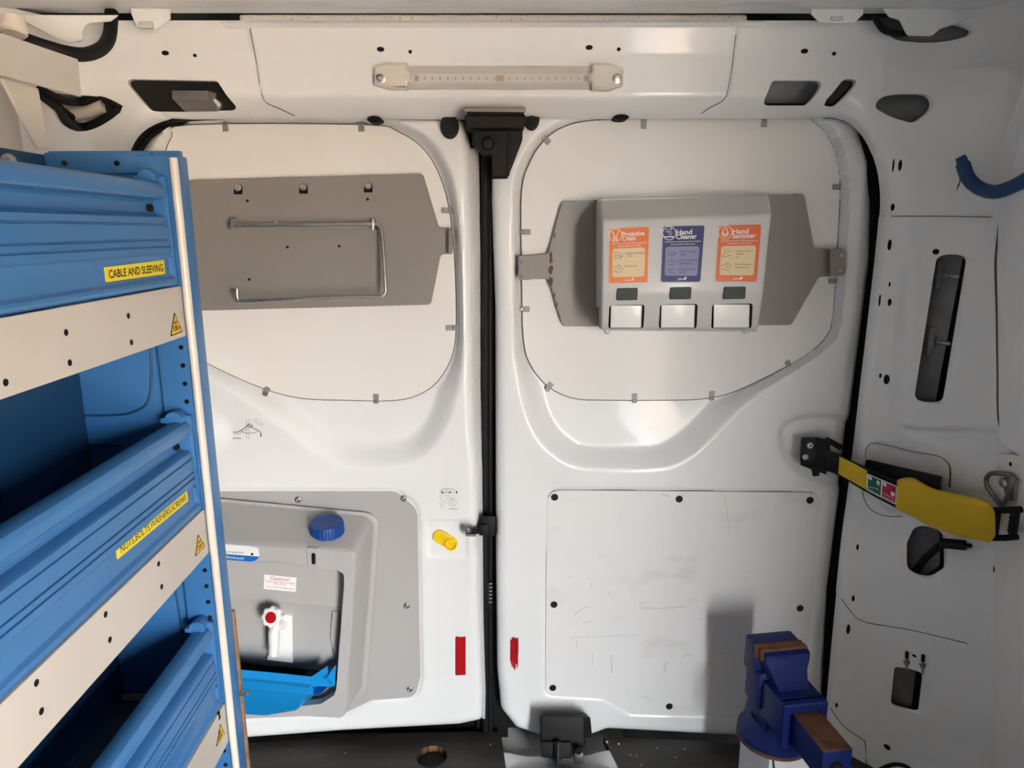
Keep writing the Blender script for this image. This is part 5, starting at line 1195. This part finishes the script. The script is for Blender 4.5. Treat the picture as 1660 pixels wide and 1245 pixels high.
for u0 in (.06, .53):
    b.slab(PS, rp([g(u0, .10), g(u0+.11, .10), g(u0+.11, .28), g(u0+.04, .30), g(u0, .22)], .001), 0, .0023, 'wprint'); b.slab(PS, [g(u0+.03, .15), g(u0+.08, .15), g(u0+.08, .19), g(u0+.03, .19)], 0, .0025, 'green' if u0 < .3 else 'redp')
b.slab(PS, rp([g(.33, .22), g(.38, .14), g(.43, .22), g(.43, .34), g(.33, .32)], .001), 0, .0023, 'wprint'); b.slab(PS, [g(.35, .38), g(.42, .38), g(.42, .41), g(.35, .41)], 0, .0023, 'wprint')
b.slab(PS, rp([g(.80, .42), g(.86, .40), g(.93, .42), g(.91, .60), g(.85, .64), g(.80, .56)], .001), 0, .0023, 'wprint'); b.slab(PS, rp([g(.80, .20), g(.92, .20), g(.90, .34), g(.82, .34)], .001), 0, .0023, 'red')
for l in ([(.07, .74), (.36, .60), (.41, .66)], [(.07, .84), (.43, .90)], [(.55, .68), (.88, .72), (.90, .80)], [(.55, .84), (.92, .88)]): b.stroke(PS, [g(*p) for p in l], .0010, 'wprint', .0024)
tag(b.build('pictogram_sticker', ST), 'green and red pictogram sticker')
b = MB(); hk = lambda x, y, o=0: aty(x, y, yat(x)-o)
for pts, r in (([(1600, 828), (1625, 827), (1655, 826)], .0058), ([(1606, 872), (1628, 872), (1649, 870)], .0055), ([(1617, 828), (1614, 850), (1611, 872)], .0060), ([(1648, 828), (1645, 850), (1641, 870)], .0058)):
    b.tube([hk(*p) for p in pts], r, 'blackp', 12)
for i in range(5): b.tube([hk(1649-i*.9, 832+i*7, .0), hk(1641-i*.9, 834+i*7, .0)], .0063, 'black', 8)
b.build('buckle_frame', CK)
b = MB(); YW2 = 1.30                                   # rubber stop wedge behind the strap, on the post
b.hexa([aty(x, y, Y) for x, y, Y in ((1400, 762, 1.345), (1521, 798, 1.20), (1525, 798, 1.26), (1404, 762, 1.37), (1404, 745, 1.345), (1524, 772, 1.20), (1528, 772, 1.26), (1408, 745, 1.37))], 'black', .002)
tag(b.build('rubber_stop', FRAME), 'black wedge-shaped rubber stop behind the strap')
b = MB(); c0, c1_ = aty(1522, 880, 1.225), aty(1566, 884, 1.205)
b.tube([c0, c0*.6+c1_*.4, c1_], .0095, 'blackp', 14); b.tube([c1_, c1_+(c1_-c0)*.12, c1_+(c1_-c0)*.22], [.0045, .0045, .003], 'blackp', 10)
b.tube(spline([aty(1485, 925, 1.30), aty(1500, 905, 1.27), aty(1522, 885, 1.235)], False, 4), .007, 'black', 10)
tag(b.build('wiring_plug'), 'black round wiring plug poking out of the oval opening', 'plug')
# D-ring on the wall
DRg = thing('lashing_ring', 'zinc steel lashing ring bolted to the white wall board', 'ring', tuple(WR.p3(WR.pix([(1635, 790)]), .01)[0]))
dp = WR.p3(WR.pix(spline([(1611, 775), (1616, 768), (1624, 766), (1644, 767.5), (1652, 770), (1655, 776), (1651, 792), (1641, 813), (1635, 817), (1629, 812), (1620, 800), (1612, 787)], True, 5)), .013)
b = MB(); b.tube(list(dp), .0042, 'dsteel', 10, closed=True); b.build('wire_ring', DRg)
b = MB(); b.slab(WR, rp(WR.pix([(1629, 775), (1640, 769), (1652, 777), (1648, 812), (1640, 812), (1632, 796)], .004), .004), .003, .010, 'dsteel', bev=.002)
c = WR.p3(WR.pix([(1637, 783)]), .010)[0]; b.lathe(c, WR.n, [(.009, -.002), (.009, .002), (.0065, .005), (.0045, .005), (.0040, .002), (0, .002)], 'steel', 18); b.build('bolt_plate', DRg)
# blue hose
HO = thing('air_hose', 'blue plastic hose bending out from the upper corner of the wall', 'hose', tuple(aty(1590, 305, 1.18)))
b = MB(); b.tube(spline([aty(*p) for p in ((1561, 266, 1.235), (1568, 286, 1.225), (1580, 300, 1.21), (1597, 309, 1.19), (1615, 311, 1.165), (1635, 305, 1.14), (1662, 292, 1.11), (1700, 268, 1.08))], False, 6), .0112, 'hose', 16); b.build('hose_pipe', HO)
b = MB(); b.tube([aty(1561, 266, 1.236), aty(1558, 262, 1.238), aty(1566, 259, 1.236)], .010, 'hose', 8)
b.build('split_end', HO)
b = MB(); b.tube(spline([aty(1557, 282, 1.23), aty(1556, 294, 1.225), aty(1554, 300, 1.222), aty(1550, 309, 1.22)], False, 4), [.0012]*7+[.0016]*3+[.0006]*3, 'rust', 6); b.build('frayed_thread', HO)
# studs and small clips on the corner post
b = MB(); b.tube(spline([FR.p3(FR.pix([p]), .006)[0] for p in ((1412, 1262), (1422, 1246), (1446, 1236), (1468, 1240), (1482, 1256))], False, 5), .004, 'black', 10); b.build('cable_loop', FRAME)
IN = MB(); S = FR
for k, (x, y) in enumerate(((1533, 446), (1519, 553))):
    hC = FR.p3(FR.pix([(x, y)]))[0]; P0 = aty(x, y, hC[1]+.030)
    b = MB(); b.box(P0+np.array([0, .004, 0]), (.03, .004, .05), 'void', bev=.001); b.lathe(P0, (.5, -1, -.1), [(.009, 0), (.009, .004), (.0045, .005), (.0045, .022), (.003, .026), (0, .026)], 'steel', 14); b.build('inner_stud', FRAME)
for (x, y) in ((1469, 1064), (1495, 1069)):
    b = MB(); q_ = FR.p3(FR.pix([(x, y-6), (x-1, y+8), (x-1, y+22)]), .003)
    b.lathe(q_[0], -q_[0]+q_[1], [(.0034, -.004), (.0034, .010), (0, .010)], 'blackp', 10)
    b.tube([q_[0], q_[1], q_[2]], [.0016, .0024, .0016], 'dsteel', 8)
    b.slab(FR, rp(FR.pix([(x-6, y+6), (x+5, y+6), (x+4, y+12), (x-3, y+13)], 0), .001), .001, .003, 'dsteel', relief=True); b.build('wire_clip', FRAME)

# ================================================================== BENCH VISE
J = aty(1268, 1047, 1.215); ZJ = J[2]; KV = 1.115
Af = np.array([.12, -.993, 0]); Al = np.array([.993, .12, 0]); Az = np.array([0, 0, 1.0])
def vz(l, f, z): return np.array([J[0], J[1], ZJ])+(Al*l+Af*f+Az*z)*KV
VS = thing('bench_vise', 'blue bench vise with rusty jaws and slide bar, on a white stand', 'vise', tuple(vz(0, 0, -.16)))
def vbox(b, l0, l1, f0, f1, z0, z1, m, bev=.004, tl=0.0, tf=0.0): 
    b.hexa([vz(l0, f1, z0), vz(l1, f1, z0), vz(l1, f0, z0), vz(l0, f0, z0), vz(l0+tl, f1-tf, z1), vz(l1-tl, f1-tf, z1), vz(l1-tl, f0+tf, z1), vz(l0+tl, f0+tf, z1)], m, bev)
def vprof(b, prof, w0, w1, m, bev=.003):
    """profile [(f,z,half width,centre)] front-to-back loft of rectangles across"""
    pass
b = MB()                                               # fixed body
vbox(b, -.046, .040, -.045, -.004, -.060, 0, 'vise', .005)
vbox(b, -.043, .036, -.040, .010, -.115, -.045, 'vise', .006)
vbox(b, -.036, .042, .004, .072, -.125, -.056, 'vise', .005)
vbox(b, -.038, .034, -.050, .030, -.165, -.10, 'vise', .010, .006, .006)
FB = b.build('fixed_body', VS)
b = MB(); ring_ = lambda R, z: [vz(-.002+R*math.cos(t), -.002+R*math.sin(t), z) for t in np.linspace(0, 2*np.pi, 48, endpoint=False)]
b.loft([ring_(.060, -.176), ring_(.062, -.174), ring_(.062, -.166), ring_(.056, -.160), ring_(.045, -.150), ring_(.040, -.140)], 'vise')
b.build('swivel_base', VS)
b = MB(); b.loft([ring_(.0628, -.180), ring_(.0630, -.1765), ring_(.0625, -.1735), ring_(.058, -.172)], 'rust'); b.build('rusty_flange', VS)
b = MB()                                               # moving jaw: sloping neck with a concave front
pr = [(.008, -.003, .043, .044), (.018, -.006, .042, .044), (.0195, -.018, .041, .043), (.026, -.030, .036, .036), (.036, -.046, .031, .032), (.046, -.058, .027, .031), (.058, -.066, .026, .032), (.066, -.072, .030, .040)]
rg = []
for f, z, l0, l1 in pr: rg.append([vz(-l0+.004, f, z), vz(l1-.002, f, z), vz(l1-.002, f-.022, z-.012), vz(-l0+.004, f-.022, z-.012)])
b.loft([[p for p in r] for r in rg], 'vise')
MJ = b.build('moving_jaw', VS, sharp=30, recalc=True)
b = MB(); vbox(b, -.046, .040, -.010, -.003, -.022, .002, 'rust', .0015); vbox(b, -.042, .042, -.002, .009, -.020, .001, 'rust', .0015); tag(b.build('jaw_plate', VS), 'rusty steel jaw plates')
b = MB(); 
fr_ = [(-.032, .046, -.060), (-.032, .046, -.128)]
S_ = plane3(vz(-.034, .073, -.140), vz(.044, .073, -.140), vz(-.034, .073, -.056)); wv = .078*KV
b.slab(S_, rp([(0, 0), (wv, 0), (wv, .084*KV), (0, .084*KV)], .005), -.01, .006, 'vise', bev=.003, holes=[KV*np.array([(.014, .008), (.066, .008), (.066, .066), (.014, .066)])])
b.build('front_collar', VS)
b = MB(); vbox(b, -.018, .031, -.02, .166, -.128, -.074, 'vise', .003); SB = b.build('slide_bar', VS)
b = MB(); vbox(b, -.0172, .0302, .074, .165, -.076, -.0732, 'rust', .001); tag(b.build('rusty_top', SB), 'rust-brown top of the slide bar')
b = MB(); b.lathe(vz(.006, .166, -.103), Af, [(.012, -.002), (.012, .0006), (0, .0006)], 'ink', 20); b.lathe(vz(.006, .166, -.103), Af, [(.0065, 0), (.0065, .012), (.005, .014), (0, .014)], 'dsteel', 16); b.build('screw_end', SB)
St = MB(); vbox(St, -.036, .055, -.055, .05, -ZJ/KV, -.1805, 'paint', .004); VST = thing('vise_stand', 'white painted sheet-steel stand under the blue vise', 'stand', tuple(vz(0, 0, -ZJ/KV)))
St.build('stand_box', VST)
b = MB(); b.tube([vz(-.03, .0515, -.181), vz(-.024, .0518, -.22), vz(-.012, .0518, -.28)], .0016, 'ink', 8); b.build('cable', VST)
